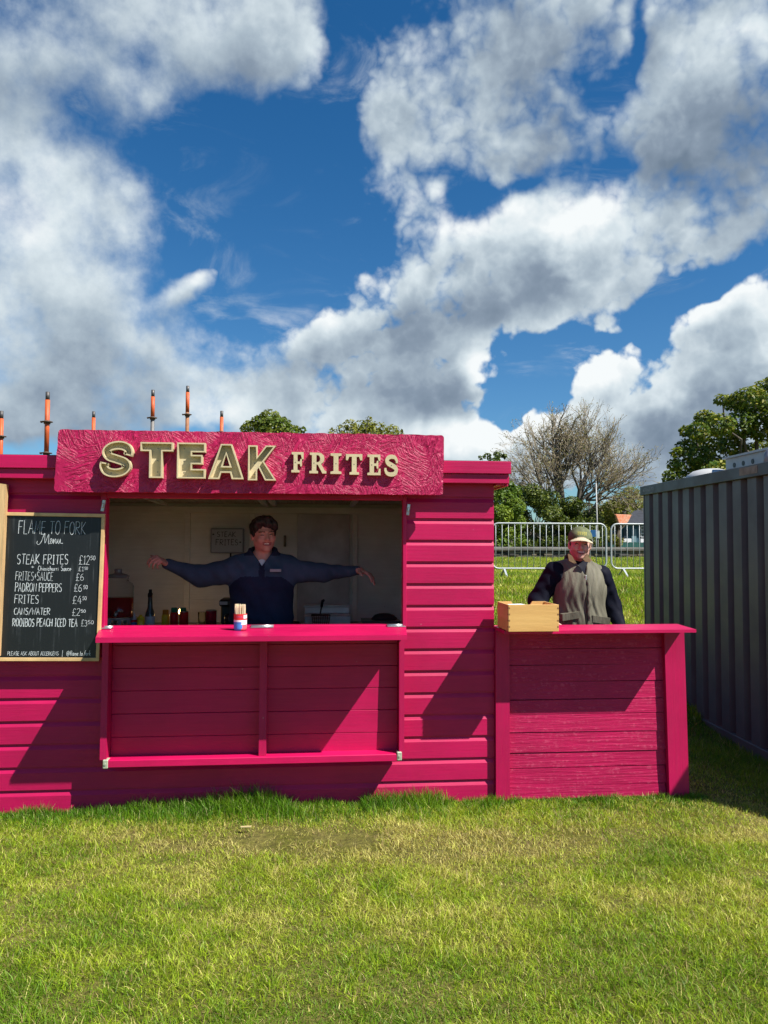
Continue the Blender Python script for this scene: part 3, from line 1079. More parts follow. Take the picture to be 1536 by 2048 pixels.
GL = {
    'A': (.62, [[(0, 0), (.3, 1), (.6, 0)], [(.12, .36), (.5, .36)]]),
    'B': (.55, [[(.02, 0), (.02, 1), (.3, 1)] + arc(.3, .77, .2, .23, 90, -90) + [(.02, .54)], [(.3, .54)] + arc(.3, .27, .25, .27, 90, -90) + [(.02, 0)]]),
    'C': (.55, [arc(.32, .5, .3, .5, 50, 310, 14)]),
    'D': (.6, [[(.02, 0), (.02, 1)], [(0, 1)] + arc(.1, .5, .45, .5, 88, -88, 12) + [(0, 0)]]),
    'E': (.5, [[(.48, 1), (.02, 1), (.02, 0), (.5, 0)], [(.02, .53), (.4, .53)]]),
    'F': (.5, [[(.52, 1), (.02, 1), (.0, 0)], [(.02, .55), (.4, .55)]]),
    'G': (.6, [arc(.32, .5, .3, .5, 50, 340, 14) + [(.6, .42), (.38, .42)]]),
    'H': (.6, [[(.02, 0), (.02, 1)], [(.56, 0), (.56, 1)], [(.02, .5), (.56, .5)]]),
    'I': (.34, [[(.02, 1), (.32, 1)], [(.17, 1), (.17, 0)], [(.02, 0), (.32, 0)]]),
    'K': (.58, [[(.02, 0), (.02, 1)], [(.52, 1), (.04, .45), (.56, 0)]]),
    'L': (.46, [[(.02, 1), (.02, 0), (.46, 0)]]),
    'M': (.7, [[(0, 0), (.08, 1), (.34, .3), (.6, 1), (.68, 0)]]),
    'N': (.6, [[(.02, 0), (.02, 1), (.56, 0), (.56, 1)]]),
    'O': (.62, [arc(.31, .5, .3, .5, 90, 450, 18)]),
    'P': (.52, [[(.02, 0), (.02, 1), (.28, 1)] + arc(.28, .75, .24, .25, 90, -90) + [(.02, .5)]]),
    'R': (.56, [[(.02, 0), (.02, 1), (.28, 1)] + arc(.28, .76, .24, .24, 90, -90) + [(.04, .52), (.55, 0)]]),
    'S': (.52, [arc(.27, .76, .23, .24, 35, 265, 9) + arc(.25, .26, .24, .26, 85, -145, 9)]),
    'T': (.54, [[(0, 1), (.54, 1)], [(.27, 1), (.27, 0)]]),
    'U': (.56, [[(.02, 1), (.02, .3)] + arc(.28, .28, .26, .28, 180, 360, 9) + [(.54, 1)]]),
    'W': (.8, [[(0, 1), (.2, 0), (.4, .7), (.6, 0), (.8, 1)]]),
    '/': (.4, [[(0, -.05), (.4, 1.05)]]),
    '+': (.4, [[(.2, .25), (.2, .75)], [(0, .5), (.4, .5)]]),
    '|': (.2, [[(.1, -.1), (.1, 1.1)]]),
    '0': (.5, [arc(.25, .5, .23, .5, 90, 450, 16)]),
    '1': (.3, [[(.02, .8), (.18, 1), (.18, 0)], [(.0, 0), (.34, 0)]]),
    '2': (.5, [arc(.25, .74, .23, .26, 160, -30, 9) + [(.0, 0), (.5, 0)]]),
    '3': (.48, [arc(.22, .76, .22, .24, 150, -80, 8) + arc(.22, .27, .25, .27, 85, -150, 9)]),
    '4': (.52, [[(.3, 1), (0, .32), (.52, .32)], [(.36, .7), (.36, 0)]]),
    '5': (.48, [[(.46, 1), (.08, 1), (.04, .56)] + arc(.22, .3, .25, .3, 110, -140, 10)]),
    '6': (.5, [[(.42, 1)] + arc(.36, .4, .34, .52, 110, 180, 5) + arc(.26, .28, .24, .28, 180, 540, 14)]),
    '£': (.55, [arc(.34, .76, .18, .24, 20, 180, 7) + [(.18, .1), (.04, 0), (.55, 0)], [(.02, .45), (.42, .45)]]),
    '.': (.2, [[(.08, 0), (.12, .06)]]),
    'a': (.44, [arc(.2, .26, .19, .26, 20, 380, 12), [(.4, .52), (.4, .06), (.46, 0)]]),
    'c': (.38, [arc(.2, .26, .19, .26, 50, 310, 10)]),
    'e': (.42, [[(.02, .26), (.38, .28)] + arc(.2, .26, .18, .26, 5, 310, 11)]),
    'f': (.32, [arc(.26, .82, .14, .18, 60, 180, 5) + [(.12, 0)], [(0, .5), (.3, .5)]]),
    'h': (.44, [[(.02, 1), (.02, 0)], [(.02, .3)] + arc(.2, .32, .18, .2, 170, 0, 7) + [(.38, 0)]]),
    'i': (.16, [[(.06, .5), (.06, 0)], [(.07, .68), (.09, .72)]]),
    'k': (.42, [[(.02, 1), (.02, 0)], [(.36, .5), (.04, .22), (.4, 0)]]),
    'l': (.16, [[(.06, 1), (.06, 0)]]),
    'm': (.64, [[(.02, .5), (.02, 0)], [(.02, .3)] + arc(.16, .32, .14, .18, 170, 0, 6) + [(.3, 0)], [(.3, .3)] + arc(.45, .32, .14, .18, 170, 0, 6) + [(.6, 0)]]),
    'o': (.44, [arc(.2, .26, .19, .26, 90, 450, 13)]),
    'r': (.32, [[(.02, .5), (.02, 0)], [(.02, .3)] + arc(.18, .3, .16, .2, 160, 50, 5)]),
    't': (.3, [[(.12, .85), (.12, .08), (.24, 0)], [(0, .52), (.28, .52)]]),
    'u': (.44, [[(.02, .52), (.02, .2)] + arc(.2, .2, .18, .2, 180, 360, 7), [(.38, .52), (.38, 0)]]),
    '@': (.9, [arc(.42, .42, .16, .2, 0, 360, 12), [(.6, .62), (.58, .3)] + arc(.72, .34, .14, .12, 190, 340, 5) + arc(.46, .42, .44, .5, 0, 300, 16)]),
}


class Chalk:
    def __init__(self, mtx, seed=1):
        self.mb = MB()
        self.mtx = mtx
        self.rng = random.Random(seed)
        self.k = 0

    def stroke(self, pts, w):
        """flat ribbon along a polyline, each a hair in front of the last one"""
        P = [np.array(p, float) for p in pts]
        Q = [P[0]]
        for p in P[1:]:
            if np.linalg.norm(p - Q[-1]) > 1e-5:
                Q.append(p)
        if len(Q) < 2:
            return
        self.k += 1
        y = -.0012 - .00003 * (self.k % 40)
        vs, fs = [], []
        for i, p in enumerate(Q):
            a = Q[i] - Q[i - 1] if i > 0 else Q[1] - Q[0]
            b = Q[i + 1] - Q[i] if i < len(Q) - 1 else a
            a = a / np.linalg.norm(a)
            b = b / np.linalg.norm(b)
            t = a + b
            L = np.linalg.norm(t)
            t = t / L if L > .2 else a
            nn = np.array([-t[1], t[0]])
            ww = w * .68 * self.rng.uniform(.7, 1.2) * .5 / max(.55, abs(float(np.array([-a[1], a[0]]) @ nn)))
            vs += [self.mtx @ Vector((*(p + nn * ww), 0)) , self.mtx @ Vector((*(p - nn * ww), 0))]
        n = self.mtx.to_3x3() @ Vector((0, 0, 1))
        vs = [v + n * (-y) for v in vs]
        for i in range(len(Q) - 1):
            fs.append((2 * i, 2 * i + 1, 2 * i + 3, 2 * i + 2))
        self.mb.add(vs, fs)

    def text(self, s, x0, x1, z, h, w=.004, slant=0.03, hx=None):
        tot = 0
        adv = []
        for ch in s:
            a = .42 if ch == ' ' else GL[ch][0] + .16
            adv.append(a)
            tot += a
        tot -= .16
        sx = (x1 - x0) / tot
        x = x0
        for ch, a in zip(s, adv):
            if ch != ' ':
                dz = self.rng.uniform(-.03, .03) * h
                sh = slant + self.rng.uniform(-.03, .03)
                hh = h * self.rng.uniform(.95, 1.06)
                for st in GL[ch][1]:
                    self.stroke([(x + (px + sh * py) * sx + self.rng.uniform(-.4, .4) * .001, z + dz + py * hh) for (px, py) in st], w)
            x += a * sx


# chalkboard menu, its own plane given by three corners found on the wall plane
bTL, bTR, bBR, bBL = at(8, 1024.5, -.040), at(211, 1028, -.040), at(199, 1322, -.075), at(-9, 1322, -.075)
chalkboard = thing('chalkboard_menu', 'black chalkboard menu in a pale pine frame hung on the pink wall', 'menu board', (-1.56, -.05, .90))
ex = (bTR - bTL).normalized()
ez = ((bTL + bTR) / 2 - (bBL + bBR) / 2)
ez = (ez - ex * ez.dot(ex)).normalized()
en = ex.cross(ez)                              # out of the board, towards the viewer
B0 = bBL
BW, BH = (bBR - bBL).length, ((bTL + bTR) / 2 - (bBL + bBR) / 2).length
BM = Matrix(((ex.x, ez.x, en.x, B0.x), (ex.y, ez.y, en.y, B0.y), (ex.z, ez.z, en.z, B0.z), (0, 0, 0, 1)))   # local x, up, out of the board
fm = MB()
fw = .020
for (a, b_) in (((0, 0), (BW, fw)), ((0, BH - fw), (BW, BH)), ((0, fw + .0003), (fw, BH - fw - .0003)), ((BW - fw, fw + .0003), (BW, BH - fw - .0003))):
    fm.box((a[0], a[1], -.012), (b_[0], b_[1], .010), mtx=BM, bev=.0015)
fm.build('frame', material('pine_frame', (.66, .44, .20), .5, var=.3, vscale=7, bump=.1), chalkboard)

sl = bpy.data.materials.new('chalkboard_slate')
sl.use_nodes = True
g = NG(sl.node_tree)
p = sl.node_tree.nodes['Principled BSDF']
tc = g.n('ShaderNodeTexCoord')
n1 = g.noise(g.vmath('MULTIPLY', tc.outputs['Object'], (55, 1, 2.2)), 1.0, 5, .6)
n2 = g.noise(tc.outputs['Object'], 5.0, 5, .6)
f = g.math('MULTIPLY', g.mapr(n1, .52, .75, 0, 1), g.mapr(n2, .42, .65, 0, 1))
g.link(g.mix(f, (.010, .012, .013), (.075, .085, .09)), p.inputs['Base Color'])
p.inputs['Roughness'].default_value = .42
p.inputs['Specular IOR Level'].default_value = .45
sf = MB()
sf.box((fw * .6, fw * .6, -.009), (BW - fw * .6, BH - fw * .6, 0.0), mtx=BM)
sf.build('slate', sl, chalkboard)

ck = Chalk(BM, 4)
BMI = BM.inverted()


def bl(px, py):
    """photo point -> board coordinates"""
    d = Vector(view_dir(px, py))
    o = Vector(CAM_P)
    t = (B0 - o).dot(en) / d.dot(en)
    q = BMI @ (o + d * t)
    return q.x, q.y


def line(s, px0, px1, py_base, py_top, w=.0042, slant=.03):
    a, b_ = bl(px0, py_base), bl(px1, py_base)
    c = bl(px0, py_top)
    ck.text(s, a[0], b_[0], a[1], c[1] - a[1], w, slant)


line('FLAME TO FORK', 37, 171, 1067, 1041, .0045, .04)
line('STEAK FRITES', 34, 136, 1127.5, 1108.5, .0055)
line('+', 62, 68, 1138, 1130, .004)
line('Chimichurri', 76, 117, 1141, 1131.5, .0042)
line('Sauce', 122, 142, 1141.5, 1132, .0042)
line('£12', 158, 179, 1128.5, 1111, .0038)
line('50', 181, 190.5, 1120, 1112, .0036)
line('£1', 157, 167, 1142, 1134, .0034)
line('50', 169, 175.5, 1139.5, 1134, .003)
line('FRITES+SAUCE', 31, 106, 1160.5, 1143.5, .0036)
line('£6', 152, 167, 1161, 1147, .0036)
line('PADRON PEPPERS', 30, 123, 1183, 1166, .0050)
line('£6', 148, 163, 1183, 1169, .0038)
line('50', 166.5, 175, 1178, 1171, .0034)
line('FRITES', 29, 77, 1206.5, 1190, .0046)
line('£4', 145, 163, 1207, 1191, .0038)
line('50', 165, 173, 1200, 1193, .0034)
line('CANS/WATER', 28, 100, 1229, 1216, .0052)
line('£2', 144, 160, 1231, 1217, .0036)
line('50', 162, 171, 1225, 1219, .0034)
line('ROOIBOS PEACH ICED TEA', 25, 154.5, 1252.5, 1237, .0058)
line('£3', 162, 174, 1252.5, 1240, .0034)
line('50', 176, 187, 1248, 1241, .0034)
line('PLEASE ASK ABOUT ALLERGENS', 15, 117, 1310.5, 1303, .0032)
line('|', 123, 126, 1313, 1301.5, .0034)
line('@flame.to.fork', 133, 181, 1311, 1301.5, .0034, .12)
# "Menu" in a flowing hand
pts = [(75, 1082), (74, 1087), (78, 1089), (83, 1083), (88, 1070), (90, 1068), (90, 1086), (96, 1072), (98, 1070), (97, 1087), (101, 1085), (104, 1079), (102.5, 1077), (100.5, 1081), (101.5, 1087), (105, 1085), (107, 1078), (107, 1087), (110, 1079), (112, 1079), (112, 1087), (115, 1083), (116.5, 1078), (116, 1085), (118, 1087), (121, 1078), (121, 1086), (126, 1086.5)]
ck.stroke([tuple(q) for q in spline([bl(*q) for q in pts], 4)], .0042)
chalk_m = material('chalk_marker', (.60, .65, .66), .9, var=.45, vscale=60)
ck.mb.build('chalk_lettering', chalk_m, chalkboard, recalc=False)

# sawn plank at the left edge of the picture
pk = MB()
pT, pB = at(8.5, 968, -.10), at(6, 1300, -.10)
x1t, x1b = pT.x, pB.x - .02
pk.hexa([(x1b - .16, -.115, .95), (x1b, -.115, .95), (x1b, -.075, .95), (x1b - .16, -.075, .95),
         (x1t - .16, -.075, pT.z + .022), (x1t, -.075, pT.z), (x1t, -.035, pT.z), (x1t - .16, -.035, pT.z + .022)])
plank = pk.build('timber_plank', M['wood_v'], None, world_org=(x1b - .08, -.1, .95))
tag(plank, 'rough sawn pale timber plank standing at the left edge beside the chalkboard', 'plank')


# ------------------------------------------------------------------ open counter at the right of the kiosk
counter = thing('side_counter', 'pink plank-fronted counter joined to the right end of the kiosk', 'counter', (1.76, -.03, 0))
pb = MB()
zs = [0.0, .082, .196, .293, .420, .536, .627, .739, .846, .949, 1.072]
rng = random.Random(8)
for k in range(len(zs) - 1):
    d = rng.uniform(-.003, .003)
    a, c = zs[k] + .0018, zs[k + 1] - .0018
    s0, s1 = rng.uniform(-.003, .003), rng.uniform(-.003, .003)
    pb.hexa([(1.250, .004 + d, a + s0), (2.292, .004 + d, a + s1), (2.292, .024, a + s1), (1.250, .024, a + s0),
             (1.250, .006 + d, c + s0), (2.280, .006 + d, c + s1), (2.280, .024, c + s1), (1.250, .024, c + s0)])
pb.box((1.2495, .0245, 0), (2.290, .030, 1.072))
pb.build('front_boards', M['pink_rough'], counter)
for (b0, b1, t0, t1, y0) in ((1.160, 1.2485, 1.160, 1.2485, -.034), (2.294, 2.426, 2.268, 2.403, -.034)):
    po = MB()
    po.hexa([(b0, y0, -.05), (b1, y0, -.05), (b1, .055, -.05), (b0, .055, -.05),
             (t0, y0, 1.0745), (t1, y0, 1.0745), (t1, .055, 1.0745), (t0, .055, 1.0745)])
    po.build('post', M['pink_v'], counter)
tp = MB()
tp.hexa([(1.161, -.250, 1.075), (2.374, -.250, 1.076), (2.405, .062, 1.077), (1.161, .062, 1.076),
         (1.161, -.250, 1.094), (2.374, -.250, 1.095), (2.405, .062, 1.097), (1.161, .062, 1.095)])
tp.build('counter_top', M['pink_shelf'], counter)
bt = MB()
bt.box((1.2495, .0305, .02), (2.29, .05, .12))
bt.build('rear_batten', M['pink'], counter)

# open pine box on the counter, finger jointed at the corners
WB = material('box_pine', (.72, .43, .15), .5, var=.35, vscale=2.0, stretch=(1, 1.5, 8), var_color=(.60, .325, .10), bump=.15, bscale=6)
BX0, BX1, BY0, BY1, BZ0, BZ1 = 1.166, 1.474, -.330, -.055, 1.098, 1.258
wbx = thing('wooden_box', 'open pale pine box with finger-jointed corners on the pink counter', 'box', ((BX0 + BX1) / 2, -.19, BZ0))
t = .011
b = MB()
b.box((BX0, BY0, BZ0), (BX1, BY0 + t, BZ1), bev=.0015)
b.build('front_panel', WB, wbx)
b = MB()
# back panel with a hand notch
b.prism([ccw([(BX0, BZ0), (BX1, BZ0), (BX1, BZ1), (BX1 - .085, BZ1), (BX1 - .10, BZ1 - .022), (BX0 + .10, BZ1 - .022), (BX0 + .085, BZ1), (BX0, BZ1)])], BY1 - t, BY1)
b.build('rear_panel', WB, wbx)
for x in (BX0, BX1 - t):
    b = MB()
    b.box((x, BY0 + t + .0004, BZ0 + .001), (x + t, BY1 - t - .0004, BZ1 - .001), bev=.0015)
    b.build('side_panel', WB, wbx)
b = MB()
b.box((BX0 + t, BY0 + t, BZ0 + .002), (BX1 - t, BY1 - t, BZ0 + .010))
b.build('base_panel', WB, wbx)
dk = material('joint_end_grain', (.24, .115, .04), .7)
for k in range(4):
    b = MB()
    z = BZ0 + .022 + k * .037
    b.box((BX1 - t + .001, BY0 - .0006, z), (BX1 - .001, BY0 + .003, z + .010))
    b.build('finger_joint', dk, wbx)
    b = MB()
    b.box((BX0 - .0006, BY0 - .0006, z + .002), (BX0 + t - .001, BY0 + .016, z + .012))
    b.build('finger_joint', dk, wbx)
pa = MB()
pa.hexa([(1.20, -.29, 1.205), (1.30, -.30, 1.215), (1.31, -.10, 1.215), (1.20, -.10, 1.205), (1.20, -.29, 1.248), (1.30, -.30, 1.252), (1.305, -.10, 1.247), (1.2, -.10, 1.244)])
paper = pa.build('paper_stack', material('white_paper', (.78, .78, .75), .8, var=.1, vscale=20), None, world_org=(1.25, -.2, 1.108))
tag(paper, 'folded white paper lying inside the open pine box', 'paper')

# ------------------------------------------------------------------ on the serving shelf
cx, cy, cz = -.428, -.135, 1.0985
cup = thing('stick_tub', 'small red, white and blue tub full of wooden sticks on the serving shelf', 'tub', (cx, cy, cz))
c_red, c_wht, c_blu, c_pnk = (material(n, c, .4) for n, c in (('tub_red', (.62, .03, .035)), ('tub_white', (.75, .76, .78)), ('tub_blue', (.06, .26, .66)), ('tub_pink', (.70, .12, .16))))
b = MB()
n = 32
prof = [.0, .012, .034, .050, .062, .070, .092, .098]
rr = [.0375, .039, .039, .039, .039, .039, .039, .0385]
vs = []
for z, r in zip(prof, rr):
    for k in range(n):
        a = 2 * PI * k / n
        vs.append((cx + r * math.cos(a), cy + r * math.sin(a), cz + z))
fs, ms = [], []
for i in range(len(prof) - 1):
    for k in range(n):
        fs.append((i * n + k, i * n + (k + 1) % n, (i + 1) * n + (k + 1) % n, (i + 1) * n + k))
        x = math.cos(2 * PI * (k + .5) / n)
        if i >= 5:
            ms.append(1 if (i == 5 and x > .5) else 0)
        elif i == 4:
            ms.append(0)
        elif i == 3:
            ms.append(1)
        elif i == 2:
            ms.append(2 if x < .1 else 1)
        else:
            ms.append(3 if x > (.45 if i else .1) else 2)
o_ = len(b.v)
b.v += vs
b.f += fs
b.m += ms
b.sm += [True] * len(fs)
b.f.append(tuple(range(n))[::-1])
b.m.append(2)
b.sm.append(False)
b.build('label_sleeve', [c_red, c_wht, c_blu, c_pnk], cup)
b = MB()
for k in range(5):
    if k == 3:
        b.build('label_print', material('print_ink', (.10, .16, .42), .5), cup)
        b = MB()
    z = cz + .040 + .0045 * (k % 3) + (.038 if k > 2 else 0)
    for j in range(5 if k % 2 else 4):
        a0 = rad(-120 + j * 13)
        b.add([(cx + .0394 * math.cos(a0 + q), cy + .0394 * math.sin(a0 + q), z + h) for (q, h) in ((0, 0), (.15, 0), (.15, .0016), (0, .0016))], [(0, 1, 2, 3)])
b.build('label_print', bpy.data.materials['print_ink'], cup)
b = MB()
rng = random.Random(2)
for k in range(46):
    a, r = rng.uniform(0, 2 * PI), .033 * math.sqrt(rng.random())
    x, y = cx + r * math.cos(a), cy + r * math.sin(a)
    tl = rng.uniform(-.10, .16)
    h = .148 + rng.uniform(-.006, .008)
    b.hexa([(x - .003, y - .001, cz + .03), (x + .003, y - .001, cz + .03), (x + .003, y + .001, cz + .03), (x - .003, y + .001, cz + .03),
            (x - .003 + tl * .04, y - .001, cz + h), (x + .003 + tl * .04, y - .001, cz + h), (x + .003 + tl * .04, y + .001, cz + h), (x - .003 + tl * .04, y + .001, cz + h)])
sticks = b.build('wooden_sticks', material('birch_sticks', (.84, .72, .48), .6, var=.2, vscale=60), cup)

# ------------------------------------------------------------------ inside the kiosk
bench = thing('work_bench', 'dark steel work bench along the back of the kiosk', 'bench', (-1.2, 1.5, .02))
bm_ = material('bench_steel', (.30, .30, .30), .45, metal=.2, var=.2, vscale=8)
b = MB()
b.box((-3.3, .95, .885), (1.10, 2.06, .925), bev=.004)
b.build('bench_top', bm_, bench)
for x in (-3.2, -1.8, -.5, 1.05):
    for y in (1.0, 2.0):
        b = MB()
        b.box((x - .02, y - .02, .02), (x + .02, y + .02, .8845))
        b.build('leg', bm_, bench)
BT = .9255
GLASS = material('clear_glass', (.94, .95, .95), .03, trans=1.0, ior=1.08)
BLACK = material('black_plastic', (.012, .012, .013), .4)

# drinks dispenser on its wooden stand
dx, dy = -1.485, 1.25
dd = thing('drinks_dispenser', 'lidded glass drinks dispenser half full of dark red iced tea on a grey stand', 'drinks dispenser', (dx, dy, BT))
b = MB()
stm = material('stand_grey_wood', (.42, .41, .40), .7, var=.25, vscale=12)
for zz in (.0, .108):
    b.box((dx - .125, dy - .10, BT + zz), (dx + .125, dy + .10, BT + zz + .014))
for i in range(4):
    x = dx - .125 + i * .0745
    b.box((x, dy - .10, BT + .0145), (x + .026, dy - .085, BT + .1075))
    b.box((x, dy + .085, BT + .0145), (x + .026, dy + .10, BT + .1075))
for i in range(3):
    x = dx - .085 + i * .0745
    b.tube([(x - .02, dy - .092, BT + .016), (x + .022, dy - .092, BT + .062), (x - .02, dy - .092, BT + .106)], .003, 6)
b.build('stand', stm, dd)
z0 = BT + .123
b = MB()
b.lathe((dx, dy, z0), [(.112, 0), (.116, .01), (.116, .235), (.108, .258), (.078, .275), (.073, .292), (.080, .302)], 32)
b.build('jar', GLASS, dd)
b = MB()
b.lathe((dx, dy, z0), [(.108, .004), (.1125, .014), (.1125, .150), (.0, .1501)], 32)
b.build('iced_tea', material('red_tea', (.30, .02, .02), .15, spec=.5), dd)
b = MB()
b.lathe((dx, dy, z0), [(.078, .3025), (.083, .306), (.083, .318), (.060, .330), (.030, .338), (.026, .350), (.030, .362), (.026, .370), (.0, .371)], 28)
b.build('lid', material('lid_glass', (.30, .31, .31), .15, spec=.8), dd)
b = MB()
b.tube([(dx + .02, dy - .110, z0 + .038), (dx + .02, dy - .150, z0 + .038)], .013, 10)
b.tube([(dx + .02, dy - .145, z0 + .046), (dx + .02, dy - .145, z0 + .014)], .010, 10)
b.tube([(dx + .02, dy - .140, z0 + .050), (dx + .045, dy - .150, z0 + .066)], .006, 8)
b.build('tap', M['galv'], dd)


def bottle(name, label, x, y, prof, mats, bands, cat='bottle', n=20, group=None, parts=('body', 'cap'), split=None, bt=None):
    z0_ = BT if bt is None else bt
    o = thing(name, label, cat, (x, y, z0_), group)
    k = split if split else len(prof) - 3
    b = MB()
    b.lathe((x, y, z0_), prof[:k + 1], n, ms=bands[:k])
    b.build(parts[0], mats, o)
    b = MB()
    b.lathe((x, y, z0_), [(prof[k][0] * 1.08, prof[k][1] + .0005)] + prof[k + 1:], n, ms=bands[k:])
    b.build(parts[1], mats, o)
    return o


m_dg = material('dark_green_glass', (.07, .085, .08), .15, spec=.7)
m_lab = material('pale_label', (.55, .58, .62), .5)
m_yel = material('mustard_yellow', (.78, .56, .03), .4)
m_red = material('sauce_red', (.58, .02, .02), .35)
m_blu = material('label_blue', (.06, .14, .40), .5)
m_grn = material('green_cap', (.01, .20, .11), .4)
m_org = material('amber_sauce', (.62, .26, .03), .35)
bottle('syrup_bottle', 'tall slim bottle with black pourer cap beside the drinks dispenser', -1.252, 1.30,
       [(.034, 0), (.038, .006), (.038, .05), (.038, .125), (.034, .150), (.020, .190), (.0165, .265), (.018, .275), (.019, .300), (.012, .310), (.012, .330), (.009, .332)],
       [m_dg, m_lab, BLACK], [0, 0, 1, 0, 0, 0, 0, 2, 2, 2, 2], split=7)
bottle('sauce_bottle', 'small red squeeze bottle with blue label and white nozzle next to the dispenser', -1.325, 1.10,
       [(.026, 0), (.028, .005), (.028, .06), (.028, .10), (.024, .118), (.011, .125), (.008, .150), (.004, .165)], [m_red, m_blu, m_lab], [0, 0, 1, 0, 2, 2, 2], split=4)
bottle('mustard_bottle', 'yellow mustard bottle with a blue label at the front of the bench', -1.270, 1.06,
       [(.026, 0), (.028, .005), (.028, .055), (.028, .085), (.027, .13), (.022, .142), (.012, .148), (.010, .158)], [m_yel, m_blu, m_yel], [0, 0, 1, 0, 0, 2, 2], split=4)
BR = BT + .0465
rs_ = MB()
rs_.box((-1.19, 1.25, BT + .03), (-.72, 1.42, BT + .046), bev=.002)
for x in (-1.18, -.75):
    rs_.box((x, 1.26, BT), (x + .02, 1.41, BT + .0295))
o = rs_.build('shelf_riser', BLACK, None, world_org=(-.95, 1.33, BT))
tag(o, 'low dark shelf on the bench carrying the sauce jars and cans', 'shelf')
for i, (x, y, lab, mm, cp, h) in enumerate((
        (-1.148, 1.38, 'squat yellow jar with an amber neck behind the paper cartons', m_yel, m_org, .085),
        (-1.075, 1.34, 'dark red sauce jar with green cap, left of the amber one', m_red, m_grn, .105),
        (-1.005, 1.33, 'amber sauce jar with green cap, right of the dark red one', m_org, m_grn, .105))):
    bottle('sauce_jar', lab, x, y, [(.026, 0), (.031, .006), (.031, h * .8), (.026, h), (.024, h + .003), (.024, h + .030), (.020, h + .036)], [mm, cp], [0, 0, 0, 1, 1, 1], 'jar', split=3, bt=BR)
bottle('drink_can', 'red drink can standing left of the small drinking glass', at(368, 1240, 1.32).x, 1.32, [(.026, 0), (.033, .008), (.033, .10), (.033, .108), (.027, .116), (.026, .114), (.0, .1135)], [m_red, M['galv']], [0, 0, 0, 1, 1, 1], 'can', parts=('body', 'can_top'), split=3, bt=BR)
bottle('drink_can', 'dark red patterned can standing right of the small drinking glass', -.785, 1.30, [(.030, 0), (.042, .008), (.042, .11), (.042, .118), (.034, .126), (.033, .124), (.0, .1235)], [material('can_crimson', (.42, .015, .04), .3, var=.6, vscale=40), M['galv']], [0, 0, 0, 1, 1, 1], 'can', parts=('body', 'can_top'), split=3, bt=BR)
b = MB()
b.lathe((-.852, 1.29, BR), [(.026, 0), (.030, .004), (.033, .11), (.031, .11), (.027, .008), (.0, .0078)], 20)
gl = b.build('drinking_glass', GLASS, None, world_org=(-.852, 1.29, BR))
tag(gl, 'small clear drinking glass standing between two red cans', 'glass')
# a lit globe lamp behind the cans
LP_ = at(364.5, 1223.5, 1.62)
lampo = thing('globe_lamp', 'small lit warm globe lamp glowing behind the red cans', 'lamp', (LP_.x, 1.62, BT))
b = MB()
b.lathe((LP_.x, 1.62, BT), [(.045, 0), (.045, .012), (.010, .016), (.010, LP_.z - BT - .034), (.02, LP_.z - BT - .030)], 18)
b.build('lamp_base', BLACK, lampo)
b = MB()
b.lathe((LP_.x, 1.62, LP_.z), [(.010, -.0290)] + [(.031 * math.sin(rad(a)), -.031 * math.cos(rad(a))) for a in range(30, 180, 15)] + [(.001, .031)], 22)
b.build('globe', material('lit_globe', (.9, .7, .4), .5, emit=((1.0, .60, .20), 9.0)), lampo)
# cartons and plates
b = MB()
for k in range(4):
    b.box((-1.205 + .003 * k, 1.07, BT + .0125 * k), (-1.065 + .004 * (k % 2), 1.21, BT + .0125 * k + .011), bev=.002)
o = b.build('carton_stack', material('white_card', (.82, .80, .76), .8), None, world_org=(-1.13, 1.14, BT))
tag(o, 'flat stack of white card food cartons on the bench', 'cartons')
for k in range(6):
    b = MB()
    r = .105
    b.lathe((-.945 + .004 * math.sin(k * 2.), 1.11, BT + .001 + .0095 * k), [(r * .6, 0), (r * .62, .002), (r, .010), (r * 1.01, .0115), (r * .95, .0115), (r * .6, .0045), (0, .0045)], 30)
    o = b.build('paper_plate', material('plate_card', (.78, .76, .71), .8) if k == 0 else bpy.data.materials['plate_card'], None, world_org=(-.945, 1.11, BT + .0095 * k))
    tag(o, 'off-white paper plate in the low stack beside the cartons', 'plate', 'stacked paper plates')
# black drinks machine left of the man
cm = thing('coffee_machine', 'black countertop machine half hidden behind the man in navy', 'machine', (-.62, 1.35, BT))
b = MB()
b.box((-.72, 1.25, BT), (-.50, 1.5, BT + .05), bev=.008)
b.box((-.72, 1.38, BT + .0505), (-.50, 1.5, BT + .20), bev=.01)
b.box((-.72, 1.25, BT + .2005), (-.50, 1.5, BT + .255), bev=.012)
b.build('body', BLACK, cm)
b = MB()
b.lathe((-.64, 1.31, BT + .052), [(.035, 0), (.045, .01), (.045, .075), (.03, .09)], 18)
b.build('jug', material('smoked_glass', (.03, .03, .035), .1), cm)
b = MB()
b.box((-.715, 1.2465, BT + .215), (-.655, 1.25, BT + .24))
b.build('control_panel', m_lab, cm)
b = MB()
b.box((-.745, 1.20, BT), (-.725, 1.22, BT + .05)); b.v = []; b.f = []; b.m = []; b.sm = []
b.box((-.80, 1.16, BT), (-.745, 1.20, BT + .052), bev=.004)
o = b.build('spice_tin', m_lab, None, world_org=(-.77, 1.18, BT))
tag(o, 'small pale square tin left of the black machine', 'tin')
# black hanging utensil on the rear wall
b = MB()
b.box((-.745, 2.085, 1.30), (-.700, 2.104, 1.46), bev=.012)
b.tube([(-.722, 2.095, 1.455), (-.722, 2.095, 1.53)], .008, 8)
o = b.build('hanging_ladle', BLACK, None, world_org=(-.72, 2.1, 1.30))
tag(o, 'black long-handled utensil hanging on the cream back wall', 'utensil')
